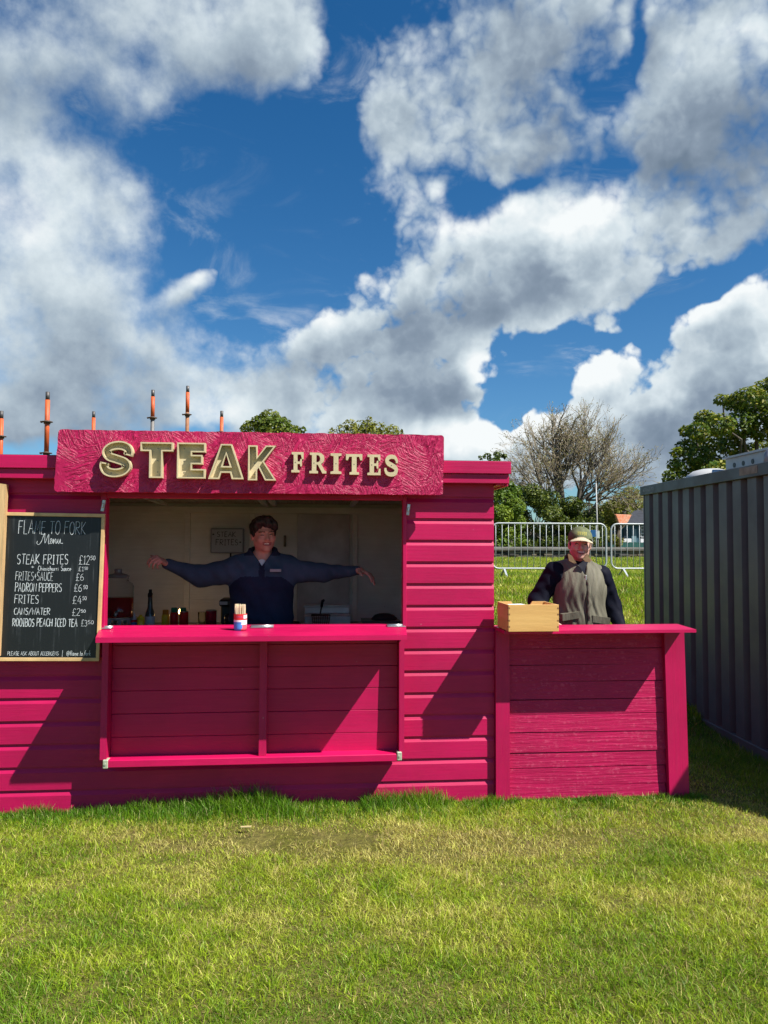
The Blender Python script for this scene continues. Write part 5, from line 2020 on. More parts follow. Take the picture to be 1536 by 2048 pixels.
# collar, zip, flap pockets
COR = fabric('tan_corduroy', (.15, .098, .055), bump=.5, bscale=60)
for pts in (((1136, 1109), (1140, 1105), (1148, 1118), (1153, 1126), (1149, 1127), (1138, 1122)), ((1171, 1112), (1175, 1108), (1182, 1121), (1180, 1125), (1170, 1123), (1166, 1118))):
    lap = MB()
    q = [at(x_, y_, py - .125 - .03 * max(0, min(1, (y_ - 1104) / 22))) for (x_, y_) in pts]
    n_ = len(q)
    lap.add([tuple(v) for v in q] + [(v.x, v.y + .016, v.z) for v in q], [tuple(range(n_))[::-1], tuple(range(n_, 2 * n_))] + [(i, (i + 1) % n_, (i + 1) % n_ + n_, i + n_) for i in range(n_)])
    lap.build('lapel', COR, p2)
f = Field((px - .17, py - .2, 1.34), (px + .17, py + .2, 1.58), .005)
f.join((px - .17, py - .2, 1.34), (px + .17, py + .2, 1.58), lambda P: ring(P, (px, py + .012, 1.475), .098, .092, -.045, .028, .009, .55), 0)
f.cut((px - .2, py - .25, 1.3), (px + .2, py, 1.6), lambda P: np.maximum(np.abs(P[..., 0] - px) - .95 * (P[..., 2] - 1.385), P[..., 1] - py + .02), .006)
skin_obj('collar', f, COR, p2, None, 2)
def zip_y(z):
    return py - (.152 if z < 1.24 else .152 * math.sqrt(max(.1, 1 - ((z - 1.24) / .25) ** 2)))


b = MB()
b.tube([(px + .004 + .004 * math.sin(z * 40), zip_y(z), z) for z in np.linspace(.92, 1.385, 24)], .0045, 6)
b.build('zip', material('zip_dark', (.03, .026, .02), .5, metal=.3), p2)
b = MB()
b.box((px - .002, zip_y(1.37) - .012, 1.352), (px + .012, zip_y(1.37) - .003, 1.388), bev=.002)
b.build('zip_pull', M['galv'], p2)
# wind flap: a narrow bellows beside the zip
pts = np.linspace(.90, 1.37, 40)
vs, fs = [], []
for i, z in enumerate(pts):
    yb = zip_y(z) - .001
    w = .006 * math.sin(z * 60) + .004 * math.sin(z * 97)
    vs += [(px + .010 + w * .5, yb - .004, z), (px + .022 + w, yb - .013 - .003 * math.sin(z * 71), z), (px + .036 + w * .6, yb - .003, z)]
    if i:
        o_ = 3 * (i - 1)
        fs += [(o_, o_ + 1, o_ + 4, o_ + 3), (o_ + 1, o_ + 2, o_ + 5, o_ + 4)]
b = MB()
b.add(vs, fs, 0, True)
b.build('wind_flap', WAX, p2, recalc=False)
for s, zz in ((-1, 1.095), (1, 1.085)):
    b = MB()
    x0 = px + s * .115
    b.hexa([(x0 - .065, py - .152, zz - .045), (x0 + .065, py - .152, zz - .045 - .02 * s), (x0 + .065, py - .10, zz - .045 - .02 * s), (x0 - .065, py - .10, zz - .045),
            (x0 - .068, py - .158, zz + .006), (x0 + .068, py - .158, zz + .006 - .02 * s), (x0 + .068, py - .10, zz + .006 - .02 * s), (x0 - .068, py - .10, zz + .006)])
    b.build('pocket_flap', WAX, p2)
f = Field((px - .26, py - .24, .0), (px + .26, py + .2, 1.0), .01)
for s in (-1, 1):
    f.cone((px + s * .085, py, .90), (px + s * .10, py - .01, .50), .105, .080, .03)
    f.cone((px + s * .10, py - .01, .50), (px + s * .10, py + .02, .12), .080, .066, .03)
skin_obj('trousers', f, trs, p2, None, 1)
f = Field((px - .24, py - .24, .0), (px + .24, py + .16, .18), .008)
for s in (-1, 1):
    f.cone((px + s * .10, py + .035, .06), (px + s * .117, py - .16, .055), .052, .040, .02)
    f.cone((px + s * .10, py + .025, .06), (px + s * .10, py + .025, .12), .052, .05, .02)
skin_obj('shoes', f, boots, p2, None, 1)
# short hair at the sides and the cap
c2 = np.array((px + .002, py - .02, 1.617))
Ri2 = np.array(R2.inverted())
f = Field(c2 - .15, c2 + .15, .005)


def hair2(P):
    p = (P - c2) @ Ri2.T
    d = ell_d(p, np.array([0, .040, .03]), np.array([.081, .085, .075]))
    for s in (-1, 1):
        d = Field.smin(d, ell_d(p, np.array([s * .073, -.006, .012]), np.array([.007, .02, .03])), .01)
    return np.maximum(d, -.055 - p[..., 2])


f.join(c2 - .15, c2 + .15, hair2, 0)
skin_obj('hair', f, material('greying_hair', (.11, .085, .06), .8, var=.4, vscale=60), p2, None, 1)
capo = f
f = Field(c2 - .24, c2 + .2, .005)


def cap_fn(P):
    p = (P - c2) @ Ri2.T
    d = ell_d(p, np.array([0, .014, .050]), np.array([.092, .108, .092]))
    d = np.maximum(d, .034 - .10 * p[..., 1] - p[..., 2])
    return d


f.join(c2 - .24, c2 + .2, cap_fn, 0)


def brim_fn(P):
    p = (P - c2) @ Ri2.T
    q = p.copy()
    q[..., 2] += .28 * (-p[..., 1] - .09) + 4.2 * p[..., 0] ** 2 - .042
    d = np.sqrt((q[..., 0] / .086) ** 2 + ((q[..., 1] + .082) / .088) ** 2) * .08 - .08
    d = np.maximum(d, np.abs(q[..., 2]) - .0048)
    return np.maximum(d, q[..., 1] + .070)


f.join(c2 - .24, c2 + .2, brim_fn, .004)


def cap_idx(C):
    p = (C - c2) @ Ri2.T
    i = np.zeros(len(C), int)
    i[(p[:, 2] < .044 + .28 * (p[:, 1] + .09) - 4.2 * p[:, 0] ** 2 + .010) & (p[:, 1] < -.088)] = 1
    lg = (np.abs(p[:, 0]) < .036) & (np.abs(p[:, 2] - .080) < .014) & (p[:, 1] < -.05)
    i[lg & (np.sin(p[:, 0] * 420) + np.sin(p[:, 2] * 700) > -.3)] = 2
    return i


skin_obj('cap', f, [fabric('cap_green', (.165, .185, .100), var=.5, vscale=18), fabric('brim_beige', (.52, .43, .30), bump=.1), fabric('cap_stitching', (.36, .34, .10), bump=.1)], p2, cap_idx, 1)


# ------------------------------------------------------------------ numpy noise for patches of colour and height
def vnoise(x, y, seed=0, octv=4):
    x = np.asarray(x, float)
    y = np.asarray(y, float)
    out = np.zeros_like(x)
    amp, tot = 1.0, 0.0
    for o in range(octv):
        f = 2.0 ** o
        xi, yi = np.floor(x * f).astype(int), np.floor(y * f).astype(int)
        xf, yf = x * f - xi, y * f - yi
        u, v = xf * xf * (3 - 2 * xf), yf * yf * (3 - 2 * yf)

        def h(i, j):
            n = (i * 374761393 + j * 668265263 + (seed + o * 17) * 974634777) & 0x7fffffff
            n = ((n ^ (n >> 13)) * 1274126177) & 0x7fffffff
            return ((n ^ (n >> 16)) & 0xffff) / 65535.0
        out += amp * ((h(xi, yi) * (1 - u) + h(xi + 1, yi) * u) * (1 - v) + (h(xi, yi + 1) * (1 - u) + h(xi + 1, yi + 1) * u) * v)
        tot += amp
        amp *= .55
    return out / tot


# ------------------------------------------------------------------ the ground sheet
def axis(segs):
    out = []
    for a, b_, n in segs:
        out += list(np.linspace(a, b_, n, endpoint=False))
    return np.array(out + [segs[-1][1]])


gx = axis([(-900, -60, 12), (-60, -8, 20), (-8, 10, 90), (10, 60, 25), (60, 900, 12)])
gy = axis([(-600, -40, 10), (-40, -6, 14), (-6, 2, 60), (2, 24, 50), (24, 90, 20), (90, 1600, 14)])
GX, GY = np.meshgrid(gx, gy, indexing='ij')
GZ = gz(GX, GY) - .006
V = np.stack([GX, GY, GZ], -1).reshape(-1, 3)
ii = np.arange(len(gx) * len(gy)).reshape(len(gx), len(gy))
F = np.stack([ii[:-1, :-1], ii[1:, :-1], ii[1:, 1:], ii[:-1, 1:]], -1).reshape(-1, 4)
soil = bpy.data.materials.new('turf_soil')
soil.use_nodes = True
g = NG(soil.node_tree)
p = soil.node_tree.nodes['Principled BSDF']
tc = g.n('ShaderNodeTexCoord')
n1 = g.noise(tc.outputs['Object'], 2.2, 6, .6)
n2 = g.noise(tc.outputs['Object'], 40, 5, .65)
c = g.mix(g.mapr(n1, .35, .65, 0, 1), (.110, .115, .018), (.170, .150, .045))
c = g.mix(g.mapr(n2, .4, .7, 0, .8), c, (.055, .050, .018))
g.link(c, p.inputs['Base Color'])
p.inputs['Roughness'].default_value = .9
p.inputs['Specular IOR Level'].default_value = .1
b_ = g.n('ShaderNodeBump')
b_.inputs['Strength'].default_value = .8
b_.inputs['Distance'].default_value = .02
g.link(n2, b_.inputs['Height'])
g.link(b_.outputs[0], p.inputs['Normal'])
ground = np_mesh('ground', V, F.ravel(), np.full(len(F), 4), soil, smooth=True)
tag(ground, kind='structure', label='level turf at the stall rising to a field behind')


# ------------------------------------------------------------------ grass blades
BLADE = foliage('grass_blade', (1, 1, 1), trans=.32, rough=.5)
RG = np.random.default_rng(11)


def blades(name, x, y, h, w, lean, col, bend=.5, label=None, top_wilt=None):
    """one mesh of bent blades: base pair, middle pair, tip"""
    n = len(x)
    z = gz(x, y) - .008
    a = RG.uniform(0, 2 * PI, n)
    la = RG.uniform(0, 2 * PI, n)
    dx, dy = np.cos(la), np.sin(la)
    sx, sy = np.cos(a), np.sin(a)
    hz = h * np.cos(lean)
    hx = h * np.sin(lean)
    mx, my, mz = x + dx * hx * .38, y + dy * hx * .38, z + hz * .58
    tx, ty, tz = x + dx * hx * (1 + bend * .2), y + dy * hx * (1 + bend * .2), z + hz * (1 - .1 * bend)
    V = np.empty((n, 5, 3), np.float32)
    V[:, 0] = np.stack([x - sx * w * .5, y - sy * w * .5, z], 1)
    V[:, 1] = np.stack([x + sx * w * .5, y + sy * w * .5, z], 1)
    V[:, 2] = np.stack([mx - sx * w * .42, my - sy * w * .42, mz], 1)
    V[:, 3] = np.stack([mx + sx * w * .42, my + sy * w * .42, mz], 1)
    V[:, 4] = np.stack([tx, ty, tz], 1)
    i0 = (np.arange(n) * 5)[:, None]
    fl = np.concatenate([i0 + np.array([[0, 1, 3, 2]]), i0 + np.array([[2, 3, 4]])], 1)
    lt = np.tile(np.array([4, 3]), n)
    C = np.repeat(col[:, None, :], 5, 1)
    o = np_mesh(name, V.reshape(-1, 3), fl.ravel(), lt, BLADE, col=C.reshape(-1, 3))
    return tag(o, label=label, kind='stuff')


def grass_cols(x, y, dry_bias=0.0, fresh=0.0):
    n = len(x)
    p1_ = vnoise(x * 1.1 + 5, y * 1.5 + 3, 1, 4)
    p2_ = vnoise(x * 6 + 1, y * 7 + 8, 2, 3)
    r = RG.random(n)
    green = np.array([.130, .250, .010])
    lime = np.array([.385, .480, .020])
    straw = np.array([.62, .535, .190])
    brown = np.array([.33, .235, .105])
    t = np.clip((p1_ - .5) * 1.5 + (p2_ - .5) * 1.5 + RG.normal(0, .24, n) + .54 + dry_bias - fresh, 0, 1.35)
    c = green + (lime - green) * np.clip(t, 0, 1)[:, None]
    c = c + (straw - c) * (np.clip(t - .78, 0, .5) * 1.5)[:, None]
    k = (r < .07 + .25 * np.clip(dry_bias, 0, 1))
    c[k] = straw * RG.uniform(.7, 1.1, (k.sum(), 1))
    k = (RG.random(n) < .05 + .35 * np.clip(dry_bias, 0, 1))
    c[k] = brown * RG.uniform(.6, 1.1, (k.sum(), 1))
    return np.clip(c * RG.uniform(.53, 1.50, (n, 1)), 0, .9)


def scatter(x0, x1, y0, y1, dens):
    n = int((x1 - x0) * (y1 - y0) * dens)
    return RG.uniform(x0, x1, n), RG.uniform(y0, y1, n)


def wear(x, y):
    """trampled, browned strip in front of the counter"""
    a = np.exp(-((y + .62 + .12 * np.sin(x * 2.2)) / .24) ** 2) * sstep(-1.7, -.8, x) * (1 - sstep(1.5, 2.6, x))
    b2 = np.exp(-((x + .05) / .55) ** 2 - ((y + .52) / .16) ** 2)
    sc_ = np.exp(-((x - 2.7) / .5) ** 2 - ((y - .1) / .8) ** 2)
    return np.clip((.60 * a + .80 * b2 + .7 * sc_) * (vnoise(x * 4, y * 5, 7, 4) * 1.7), 0, 1)


# trampled lawn in front
x, y = scatter(-2.75, 3.6, -2.75, .02, 23000)
keep = (np.abs(x) < .66 * (y + 4.85) + .65) & ((y < -.02) | (x > 2.45))
x, y = x[keep], y[keep]
wr = wear(x, y)
keep = RG.random(len(x)) > wr * .88
x, y, wr = x[keep], y[keep], wr[keep]
tuft = vnoise(x * 5 + 9, y * 5 + 2, 4, 4)
tuft2 = vnoise(x * 15 + 9, y * 15 + 2, 14, 2)
h = RG.uniform(.022, .050, len(x)) * (.20 + 1.65 * tuft) * (.5 + 1.0 * tuft2) * (1 - .45 * wr)
lean = np.abs(RG.normal(.95, .33, len(x)))
blades('lawn', x, y, h, RG.uniform(.0017, .0034, len(x)), np.clip(lean, .1, 1.45), grass_cols(x, y, wr * 1.0), label='short trampled yellow-green lawn in front of the stall')
# longer, greener fringe left unmown along the foot of the stall
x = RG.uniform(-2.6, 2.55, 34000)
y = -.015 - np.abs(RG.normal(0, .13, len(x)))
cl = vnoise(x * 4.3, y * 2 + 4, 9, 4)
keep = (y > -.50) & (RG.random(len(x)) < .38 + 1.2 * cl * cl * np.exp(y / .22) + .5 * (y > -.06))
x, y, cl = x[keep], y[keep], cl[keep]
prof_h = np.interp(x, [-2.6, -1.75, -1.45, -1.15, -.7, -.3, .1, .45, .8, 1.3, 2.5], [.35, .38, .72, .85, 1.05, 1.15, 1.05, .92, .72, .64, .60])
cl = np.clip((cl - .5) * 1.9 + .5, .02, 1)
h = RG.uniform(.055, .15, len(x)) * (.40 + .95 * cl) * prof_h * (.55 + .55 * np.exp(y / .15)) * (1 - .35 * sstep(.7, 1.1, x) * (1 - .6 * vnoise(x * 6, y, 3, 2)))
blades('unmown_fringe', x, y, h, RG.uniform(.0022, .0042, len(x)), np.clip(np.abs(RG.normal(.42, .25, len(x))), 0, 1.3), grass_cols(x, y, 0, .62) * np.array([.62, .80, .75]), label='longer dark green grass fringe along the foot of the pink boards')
# shaded grass between counter and container
x, y = scatter(2.42, 4.1, .02, 3.4, 7000)
wr = wear(x, y)
keep = RG.random(len(x)) > wr * .6
x, y, wr = x[keep], y[keep], wr[keep]
edge = sstep(3.2, 3.6, x)
h = RG.uniform(.03, .06, len(x)) * (.6 + .9 * vnoise(x * 3, y * 3, 5, 3)) * (.7 + .9 * edge)
blades('shaded_grass', x, y, h, RG.uniform(.0025, .0045, len(x)), np.clip(np.abs(RG.normal(.7, .35, len(x))), 0, 1.4), grass_cols(x, y, wr * .8, .35), label='grass in shade between the counter and the dark container')
# the field behind
y = 2.6 + 20 * RG.random(190000) ** 1.25
x = (y + 4.85) * RG.uniform(.10, .52, len(y))
h = RG.uniform(.05, .11, len(x)) * (.6 + .8 * vnoise(x * 1.3, y * .9, 6, 4)) * (1 + .25 * sstep(9, 22, y))
fc = grass_cols(x, y, .10, .22)
blades('field_grass', x, y, h, RG.uniform(.003, .006, len(x)) * (1 + (y + 4.85) / 11), np.clip(np.abs(RG.normal(.5, .3, len(x))), 0, 1.3), fc, label='bright rough grass of the field behind the counter')
# small things on the lawn
lf = MB()
q = at(632, 1645, -.35)
lf.hexa([(-.39, -.40, .022), (-.33, -.41, .026), (-.33, -.395, .026), (-.39, -.385, .022), (-.39, -.40, .027), (-.33, -.41, .031), (-.33, -.395, .031), (-.39, -.385, .027)])
o = lf.build('dropped_chip', material('chip_pale', (.55, .45, .22), .7), None, world_org=(-.36, -.4, .022))
tag(o, 'pale yellow chip dropped on the grass in front of the serving hatch', 'chip')

# ------------------------------------------------------------------ dark corrugated container
CA = rad(3.2)                      # its long side is turned a little from the stall
CX = at(1291, 1200, 4.62).x
CT = Matrix.Translation((CX, 4.62, -.36)) @ Matrix.Rotation(-CA, 4, 'Z')
cont = thing('storage_container', 'dark grey corrugated steel container standing to the right of the counter', 'container', (CX, 4.62, -.36))
CM = material('container_grey', (.118, .110, .110), .40, var=.25, vscale=1.6, spec=.4, bump=.06, bscale=3)
CL, CWD, CH = 5.75, 2.4, 2.605


def C3(x, y, z):
    return CT @ Vector((x, y, z))


def corr(name, along, length, n_rib, z0, z1, side):
    """trapezoid corrugation along the long (y) or short (x) side"""
    pitch = length / n_rib
    vs, fs = [], []
    pts = []
    for k in range(n_rib):
        a = k * pitch
        pts += [(a, 0), (a + pitch * .56, 0), (a + pitch * .70, .085), (a + pitch * .86, .085)]
    pts.append((length, 0))
    for (s, d) in pts:
        for z in (z0, z1):
            vs.append(along(s, d, z))
    for i in range(len(pts) - 1):
        fs.append((2 * i, 2 * i + 2, 2 * i + 3, 2 * i + 1))
    b = MB()
    b.add(vs, fs)
    return b.build(name, CM, cont, recalc=False)


corr('side_panel', lambda s, d, z: C3(d, -s, z), CL, 20, .14, CH, 0)
corr('side_panel', lambda s, d, z: C3(CWD - d, -s, z), CL, 20, .14, CH, 0)
corr('end_panel', lambda s, d, z: C3(s, -d, z), CWD, 10, .14, CH, 0)
corr('end_panel', lambda s, d, z: C3(s, -CL + d, z), CWD, 10, .14, CH, 0)


def cbox(name, a, b_, mt, bev=.004):
    m = MB()
    m.box(a, b_, mtx=CT, bev=bev)
    return m.build(name, mt, cont)


cbox('base_rail', (-.012, -CL - .02, .0), (.05, .02, .139), CM)
cbox('base_rail', (.0505, -CL - .02, .0), (CWD, -CL + .04, .139), CM)
cbox('roof_rail', (-.04, -CL - .04, CH + .0005), (CWD + .04, .045, CH + .115), material('container_trim', (.085, .082, .082), .42, var=.2, vscale=3))
cbox('corner_post', (-.006, .002, .14), (.05, .03, CH), CM)
cbox('maker_plate', (-.0425, -.42, CH + .035), (-.0405, -.06, CH + .085), material('plate_worn', (.17, .165, .165), .5, var=.6, vscale=40))
cbox('repair_patch', (-.0425, -2.85, CH + .03), (-.0405, -2.52, CH + .10), material('patch_tan', (.30, .22, .16), .6, var=.4, vscale=12))

# vent housing and dome standing on the container roof
RZ = CH + .116
vh = thing('vent_housing', 'white box-shaped vent housing with dark round holes on the container roof', 'vent', tuple(C3(1.15, -1.9, RZ)))
WM = material('white_panel', (.50, .50, .49), .45, var=.12, vscale=6)
b = MB()
va = [C3(*q) for q in ((.55, -2.45, RZ), (1.6, -2.45, RZ), (1.6, -1.05, RZ), (.55, -1.05, RZ))]
vb = [v + Vector((0, 0, .235)) for v in va]
b.hexa(va + vb)
b.build('housing', WM, vh)
b = MB()
va2 = [C3(*q) for q in ((.52, -2.48, RZ + .2355), (1.63, -2.48, RZ + .2355), (1.63, -1.02, RZ + .2355), (.52, -1.02, RZ + .2355))]
b.hexa(va2 + [v + Vector((0, 0, .022)) for v in va2])
b.build('lid', WM, vh)
for k in range(3):
    b = MB()
    q = C3(.549, -1.25 - .20 * k, RZ + .15)
    q2 = C3(.544, -1.25 - .20 * k, RZ + .15)
    b.tube([q, q2], .028, 12)
    b.build('vent_hole', BLACK, vh)
dm = thing('roof_dome', 'low rounded white dome beside the vent housing on the container roof', 'dome', tuple(C3(.5, -.85, RZ)))
b = MB()
q = C3(.50, -.78, RZ)
b.lathe((q.x, q.y, q.z), [(.30, 0), (.30, .02), (.27, .075), (.20, .125), (.10, .15), (.0, .155)], 26)
b.build('shell', WM, dm)
b = MB()
b.lathe((q.x, q.y, q.z + .0002), [(.315, 0), (.315, .012), (.302, .0125)], 26)
b.build('flange', M['galv'], dm)
cow = MB()
q = C3(.18, -2.62, RZ)
cow.tube([q, q + Vector((0, 0, .10)), q + Vector((.03, 0, .15)), q + Vector((.10, 0, .165)), q + Vector((.14, 0, .14))], .035, 12)
o = cow.build('roof_pipe', material('pipe_grey', (.28, .26, .26), .4, metal=.5), None, world_org=tuple(q))
tag(o, 'bent grey pipe standing on the container roof at the right edge', 'pipe')

# ------------------------------------------------------------------ crowd barriers
GV = material('barrier_galv', (.42, .45, .45), .5, metal=.25)
A0, A1 = at(1212, 1047, 9.8), at(1222, 1050, 9.8)
BWID, BHT = 2.28, 1.03
bz = float(gz(4.6, 9.8))
zt = at(1100, 1047, 9.8).z
bz0 = zt - BHT


def barrier(xl, label):
    o = thing('crowd_barrier', label, 'barrier', (xl, 9.8, bz0), 'crowd barriers across the field')
    z0, z1, r = bz0 + .155, zt, .13
    loop = []
    for (cx_, cz_, a0) in ((xl + BWID - r, z0 + r, -90), (xl + BWID - r, z1 - r, 0), (xl + r, z1 - r, 90), (xl + r, z0 + r, 180)):
        for k in range(7):
            a = rad(a0 + 15 * k)
            loop.append((cx_ + r * math.cos(a), 9.8, cz_ + r * math.sin(a)))
    loop.append(loop[0])
    m = MB()
    m.tube(loop, .0170, 10, cap=False)
    m.build('frame', GV, o)
    n = 18
    for k in range(n):
        x_ = xl + .075 + (BWID - .15) * k / (n - 1)
        m = MB()
        m.tube([(x_, 9.8, z0), (x_, 9.8, z1)], .0062, 6)
        m.build('bar', GV, o)
    for x_ in (xl + .24, xl + BWID - .24):
        m = MB()
        m.hexa([(x_ - .014, 9.52, bz0 - .02), (x_ + .014, 9.52, bz0 - .02), (x_ + .014, 9.535, bz0 - .02), (x_ - .014, 9.535, bz0 - .02),
                (x_ - .020, 9.775, z0 - .01), (x_ + .020, 9.775, z0 - .01), (x_ + .020, 9.795, z0 - .01), (x_ - .020, 9.795, z0 - .01)])
        m.hexa([(x_ - .014, 10.065, bz0 - .02), (x_ + .014, 10.065, bz0 - .02), (x_ + .014, 10.08, bz0 - .02), (x_ - .014, 10.08, bz0 - .02),
                (x_ - .020, 9.805, z0 - .01), (x_ + .020, 9.805, z0 - .01), (x_ + .020, 9.825, z0 - .01), (x_ - .020, 9.825, z0 - .01)])
        m.build('foot', GV, o)
    return o


bar1 = barrier(A0.x - BWID, 'galvanised crowd barrier directly behind the man in the cap')
bar2 = copy_tree(bar1)
bar2.location.x = A1.x
bar2['label'] = 'galvanised crowd barrier partly hidden by the dark container'

# ------------------------------------------------------------------ dry stone wall across the field
wallo = thing('stone_wall', 'low dry stone wall with rounded coping beyond the barriers', 'wall', (8, 22, 1.0))
WY = 22.0
stone_ms = [material('wall_stone_' + n, c, .85, var=.4, vscale=5, bump=.5, bscale=12) for n, c in (('buff', (.150, .125, .085)), ('grey', (.105, .100, .090)), ('dark', (.050, .046, .042)), ('tan', (.20, .155, .095)))]
b = MB()
rng = random.Random(6)
z = .55
while z < 1.40:
    hh = rng.uniform(.055, .095)
    x = -6.0
    while x < 34:
        L = rng.uniform(.10, .38)
        if rng.random() < .94:
            b.box((x + .006, WY + rng.uniform(-.03, .03), z + .005), (x + L - .006, WY + .25, z + hh - .005), m=rng.choice((0, 0, 1, 1, 2, 2, 3)))
        x += L
    z += hh
b.box((-6, WY + .06, .3), (34, WY + .30, 1.40), m=2)
b.build('stonework', stone_ms, wallo)
b = MB()
x = -6.0
while x < 34:
    L = rng.uniform(.5, .95)
    n = 9
    prof = [(WY - .07 + .44 * (k / (n - 1)), 1.415 + rng.uniform(-.006, .006) + .105 * math.sin(PI * (.16 + .68 * k / (n - 1)))) for k in range(n)]
    vs = [(x + .006, yy, zz) for yy, zz in prof] + [(x + L - .006, yy, zz) for yy, zz in prof]
    vs += [(x + .006, WY - .07, 1.40), (x + L - .006, WY - .07, 1.40), (x + .006, WY + .37, 1.40), (x + L - .006, WY + .37, 1.40)]
    fs = [(i, i + n, i + n + 1, i + 1) for i in range(n - 1)]
    fs += [(0, 2 * n, 2 * n + 1, n), tuple(range(n)) + (2 * n + 2, 2 * n), tuple(range(n, 2 * n))[::-1] + (2 * n + 1, 2 * n + 3), (n - 1, 2 * n - 1, 2 * n + 3, 2 * n + 2)]
    b.add(vs, fs)
    x += L
b.build('coping', material('coping_stone', (.125, .118, .10), .8, var=.4, vscale=3, bump=.4, bscale=15), wallo)

# ------------------------------------------------------------------ scaffold uprights behind the stall
OR = material('orange_paint', (.62, .115, .03), .5, var=.3, vscale=9)
ST = material('scaffold_steel', (.30, .285, .27), .45, metal=.6, var=.35, vscale=14)
SPG = material('spigot_steel', (.13, .12, .115), .5, metal=.5, var=.3, vscale=20)
RC = material('rusty_collar', (.135, .085, .06), .6, metal=.3, var=.4, vscale=14)
RU = material('rusty_steel', (.33, .15, .075), .6, metal=.2, var=.4, vscale=14)
poles = [((3, 822), 4.5, [.30, .62], 'scaffold upright at the far left edge, cut by the picture frame', 'orange'),
         ((95.5, 784), 4.0, [.335, .685], 'thickest scaffold upright with two collars, left of the sign', 'long'),
         ((187.5, 823), 6.5, [.55], 'short thin scaffold upright just above the left part of the sign', 'orange'),
         ((306, 780), 5.5, [.37], 'tall scaffold upright with one collar and grey lower half above the letter T', 'grey'),
         ((375.5, 772), 6.0, [.40], 'tallest scaffold upright, dull rusty below its collar, above the letter E', 'rust'),
         ((443.5, 822), 6.5, [.31], 'short orange scaffold upright with a collar just above the sign near the letter A', 'orange')]
for (pp, Y, rings, lab, style) in poles:
    q = at(pp[0], pp[1], Y)
    o = thing('scaffold_pole', lab, 'scaffold pole', (q.x, Y, float(gz(q.x, Y)) - .1), 'orange scaffold uprights behind the stall')
    zb = float(gz(q.x, Y)) - .1
    r = .026
    split = q.z - (.37 if style in ('grey', 'rust') else .69 if style == 'long' else .9)
    m = MB()
    m.tube([(q.x, Y, split + .0005), (q.x, Y, q.z - .09)], r, 12)
    m.build('painted_tube', OR, o)
    m = MB()
    m.tube([(q.x, Y, zb), (q.x, Y, split)], r, 12)
    m.build('bare_tube', {'grey': ST, 'rust': RU, 'long': OR, 'orange': OR}[style], o)
    m = MB()
    m.tube([(q.x, Y, q.z - .0895), (q.x, Y, q.z)], .0225, 12)
    m.build('spigot', SPG, o)
    for dz in rings + [1.35, 1.85, 2.4]:
        m = MB()
        zz = q.z - dz
        if zz < zb + .1:
            continue
        m.lathe((q.x, Y, zz), [(.027, -.026), (.036, -.024), (.036, -.006), (.060, -.004), (.060, .004), (.034, .007), (.027, .016)], 14)
        m.box((q.x - .070, Y - .02, zz - .012), (q.x - .054, Y + .02, zz + .008), bev=.003)
        m.build('collar', RC, o)


# ------------------------------------------------------------------ trees
LEAF = foliage('leaf', (1, 1, 1), trans=.30, rough=.5)
BARK = material('bark', (.095, .080, .065), .9, var=.4, vscale=4, stretch=(1, 1, .3), bump=.7, bscale=10)
BARKG = material('bark_grey', (.135, .120, .100), .9, var=.4, vscale=3, stretch=(1, 1, .3), bump=.6, bscale=10)
RT = np.random.default_rng(21)


def leaves(name, P, nrm, size, col, parent, aspect=.62):
    """pointed leaf cards: 4 corners of a rhomb, folded a little"""
    n = len(P)
    r = RT.normal(size=(n, 3))
    u = np.cross(nrm, r)
    u /= np.linalg.norm(u, axis=1)[:, None] + 1e-9
    v = np.cross(nrm, u)
    s = (size * RT.uniform(.6, 1.25, n))[:, None]
    V = np.empty((n, 4, 3), np.float32)
    V[:, 0] = P - u * s * .5
    V[:, 1] = P + v * s * .5 * aspect + nrm * s * .08
    V[:, 2] = P + u * s * .5
    V[:, 3] = P - v * s * .5 * aspect + nrm * s * .08
    C = np.repeat(col[:, None, :], 4, 1).reshape(-1, 3)
    return np_mesh(name, V.reshape(-1, 3), np.arange(n * 4), np.full(n, 4), LEAF, parent, col=C)


def clump_crown(blobs, n, size, base, alt, tip=None, gap=.0, seed=0, droop=.2):
    """leaf positions over the outside of many overlapping clumps"""
    rng = np.random.default_rng(seed)
    B = np.array(blobs, float)
    wts = B[:, 3] ** 2
    k = rng.choice(len(B), n, p=wts / wts.sum())
    d = rng.normal(size=(n, 3))
    d /= np.linalg.norm(d, axis=1)[:, None]
    rr = B[k, 3] * rng.uniform(.30, 1.08, n) ** .42
    P = B[k, :3] + d * rr[:, None] * np.array([1, 1, .78])
    nr = d * .6 + rng.normal(size=(n, 3)) * .55 + np.array([0, -.1, .55])
    nr /= np.linalg.norm(nr, axis=1)[:, None]
    t = np.clip(vnoise(P[:, 0] * .9 + P[:, 1] * .3, P[:, 2] * 1.1 + P[:, 1] * .5, seed, 3) * 1.6 - .3 + rng.normal(0, .2, n), 0, 1)[:, None]
    c = np.array(base) * (1 - t) + np.array(alt) * t
    if tip is not None:
        m = rng.random(n) < .12
        c[m] = np.array(tip)
    c = c * rng.uniform(.7, 1.2, (n, 1))
    return P, nr, c


def crown_blobs(c, r, n, rb, seed, flat=.8, shell=.75):
    """n clumps spread through an ellipsoid"""
    rng = np.random.default_rng(seed)
    out = []
    for _ in range(n):
        d = rng.normal(size=3)
        d /= np.linalg.norm(d)
        q = rng.uniform(.1, 1) ** (1 - shell * .6)
        p = np.array(c) + d * q * np.array(r)
        out.append((*p, rb * rng.uniform(.6, 1.25)))
    return out


